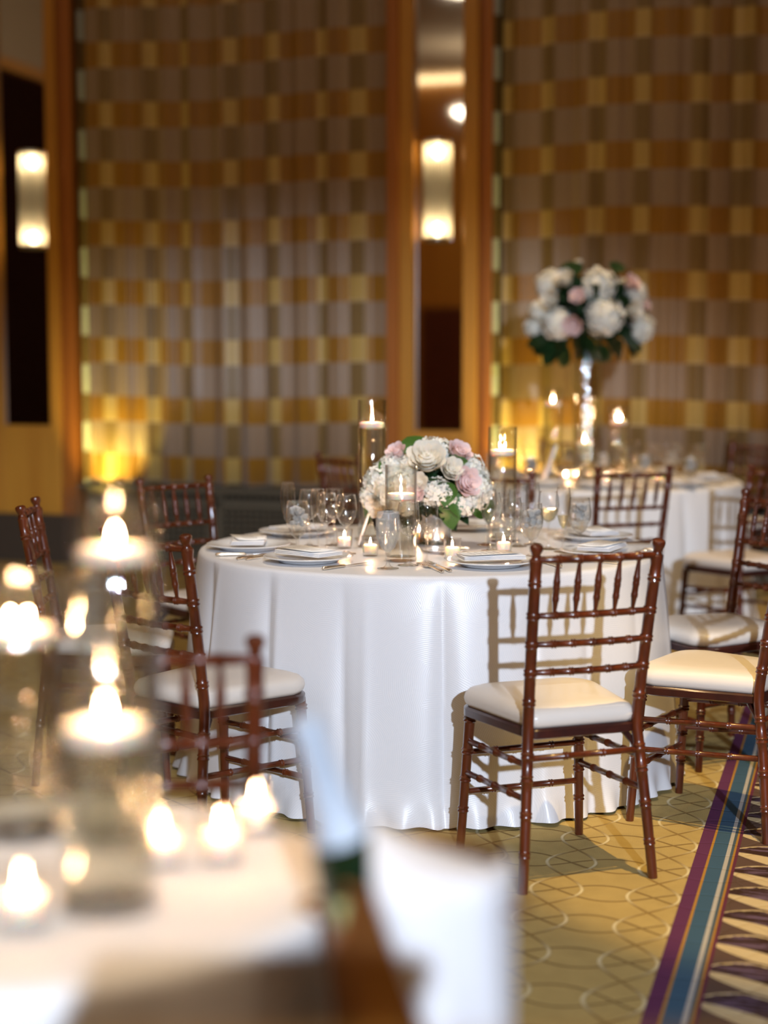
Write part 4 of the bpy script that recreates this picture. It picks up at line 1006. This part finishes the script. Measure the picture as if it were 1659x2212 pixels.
for px, py, w in ((1222, 1043, 'just right of the tall left cylinder'), (1244, 1041, 'at the left foot of the tall vase'), (1310, 1048, 'just right of the tall vase'), (1420, 1046, 'among the glasses right of the cylinders'), (1146, 1040, 'left of the slanted table sign')):
    put('votive', at_z(px, py, TOP), 0, 'blurred lit votive on the far table '+w, 'candle', 'votives on the far table')
spots = [(1062, 1041), (1120, 1048), (1135, 1038), (1146, 1052), (1160, 1046), (1290, 1054), (1302, 1044), (1360, 1048), (1376, 1040), (1392, 1050), (1408, 1036), (1436, 1050), (1448, 1040), (1462, 1047), (1476, 1042), (1490, 1050), (1504, 1040), (1520, 1048), (1228, 1036), (1345, 1030)]
kinds = ['goblet', 'wine', 'flute']
ORD = ['first', 'second', 'third', 'fourth', 'fifth', 'sixth', 'seventh', 'eighth', 'ninth']
cnt = {}
spots = [(px, py, kinds[i % 3]) for i, (px, py) in enumerate(spots)]
spots.sort(key=lambda q: abs(q[0]-1264))
for i, (px, py, k) in enumerate(spots):
    side = 'left of' if px < 1264 else 'right of'; cnt[k, side] = cnt.get((k, side), -1)+1
    q = at_z(px, py, TOP)
    for d_ in (0, .05, -.05, .1, -.1, .15, -.15, .2, -.2, .25, .3):
        q2 = q+Vector((d_*q.x/q.y, d_, 0))
        if all((q2-Vector(o.location)).length > (0.045+{'dinner_plate': .146, 'glass_cylinder': .052, 'tall_glass_vase': .075, 'table_sign': .06}.get(o.name.split('.')[0], .036)) for o in COL.objects if o.parent is None and o.get('category') in ('plate', 'candle', 'candle cylinder', 'vase', 'table sign', 'wine glass', 'water goblet', 'champagne flute')): break
    else: continue
    put(k, q2, 0, 'blurred %s, %s one to the %s the tall vase on the far table' % (CATS[k], ORD[cnt[k, side]], side), CATS[k], 'glassware %s the tall vase' % side)
# ================================================================== FOREGROUND TABLE DRESSING
CY3 = 'glass candle cylinders on the foreground table'
put('cyl20', (-0.356, 2.12, TOP), 0, 'blurred tallest foreground cylinder with the highest floating candle', 'candle cylinder', CY3).scale = (1.13, 1.13, 0.93)
put('cyl12', (-0.326, 1.855, TOP), 0, 'blurred foreground cylinder with the lowest floating candle', 'candle cylinder', CY3).scale = (1.13, 1.13, 1)
put('cyl16', (-0.492, 2.15, TOP), 0, 'blurred foreground cylinder cut by the left photo edge', 'candle cylinder', CY3).scale = (1.13, 1.13, 0.86)
for x, y, lab in ((-0.175, 2.16, 'blurred rightmost votive on the foreground table'), (-0.209, 2.03, 'blurred votive just left of the rightmost foreground one'), (-0.412, 1.79, 'blurred votive at the lower left photo edge'),
                  (-0.285, 2.01, 'blurred votive between the foreground glass cylinders')):
    put('votive', (x, y, TOP), 0, lab, 'candle', 'votives on the foreground table')
# champagne bucket on its stand
BX, BY, BZ = 0.034, 1.757, 0.84
bk = empty('champagne_bucket', (BX, BY, 0), 0, 'blurred bronze champagne bucket on a stand in the foreground', 'ice bucket')
mb = MB(); mb.lathe([(0.001, 0.60), (0.080, 0.60), (0.086, 0.61), (0.096, 0.72), (0.099, 0.80), (0.101, 0.834), (0.105, 0.838), (0.104, 0.844), (0.098, 0.842), (0.095, 0.80), (0.091, 0.72), (0.078, 0.625), (0.001, 0.62)], 40); mb.build('bucket_body', 'bronze', bk, sharp=60)
for sx in (-1, 1):
    mb = MB(); mb.tube([(sx*(0.099+0.024*sin(pi*k/10)), 0.03*cos(pi*k/10), 0.795) for k in range(11)], 0.004, 8); mb.build('ring_handle', 'bronze', bk)
for k in range(3):
    a = k*2*pi/3+0.5; mb = MB(); mb.tube([(0.085*cos(a), 0.085*sin(a), 0.60), (0.05*cos(a), 0.05*sin(a), 0.35), (0.065*cos(a), 0.065*sin(a), 0.12), (0.10*cos(a), 0.10*sin(a), 0.006)], 0.006, 8); mb.build('stand_leg', 'bronze', bk)
mb = MB(); mb.lathe([(0.084, 0.592), (0.094, 0.592), (0.094, 0.60), (0.084, 0.60)], 32); mb.build('stand_ring', 'bronze', bk)
M = Matrix.Translation((BX-0.022, BY-0.012, 0.688)) @ Matrix.Rotation(radians(-16.5), 4, 'Y') @ Matrix.Rotation(radians(6), 4, 'X')
bt = empty('champagne_bottle', (0, 0, 0), 0, 'blurred dark green champagne bottle with pale foil neck leaning in the bucket', 'bottle'); bt.matrix_world = M
mb = MB(); mb.lathe([(0.001, 0.01), (0.03, 0.0), (0.041, 0.006), (0.042, 0.02), (0.042, 0.165), (0.040, 0.185), (0.031, 0.215), (0.020, 0.238), (0.016, 0.255)], 28); mb.build('bottle_body', 'bottle', bt)
mb = MB(); mb.lathe([(0.0345, 0.207), (0.0290, 0.225), (0.0225, 0.245), (0.0185, 0.29), (0.0185, 0.293), (0.0185, 0.305), (0.0175, 0.312), (0.019, 0.335), (0.016, 0.350), (0.001, 0.354)], 28); mb.build('foil', 'foil', bt)
rows = [[(0.0425*cos(a), 0.0425*sin(a), z) for a in [(-2.3+1.5*k/10) for k in range(11)]] for z in (0.075, 0.15)]
mb = MB(); mb.grid(rows); mb.build('paper_label', 'label', bt)
# white service napkin draped over the bucket rim
rows = []
n = 30
for j in range(n+1):
    t_ = j/n; row = []
    for i in range(25):
        s = i/24
        q = max(0.0, (t_-0.28)/0.72)
        ql = min(1.0, q*2.6); a = radians((-116+34*ql) + (131-34*ql)*s)
        rimp = Vector((0.107*cos(a), 0.107*sin(a), BZ+0.010))
        if t_ < 0.28:
            k = 1-t_/0.28
            inner = Vector((-0.048+0.125*s, -0.005+0.02*s, BZ+0.066-0.064*s**0.6))
            p = rimp.lerp(inner, k); p.z += 0.012*sin(pi*k)*(1-s)-0.010*sin(pi*k)*s
        else:
            rr = 0.109+0.0*q+0.007*q*sin(7*s+1.2)+0.003*sin(15*s)
            p = Vector((rr*cos(a), rr*sin(a), BZ+0.008-0.45*q))
        row.append(tuple(p))
    rows.append(row)
mb = MB(); mb.grid(rows); o = mb.build('service_napkin', 'napkin', loc=(BX, BY, 0), sharp=180); sm = o.modifiers.new('th', 'SOLIDIFY'); sm.thickness = 0.003; sm.offset = 1
tag(o, 'blurred white napkin draped over the right side of the champagne bucket', 'napkin')
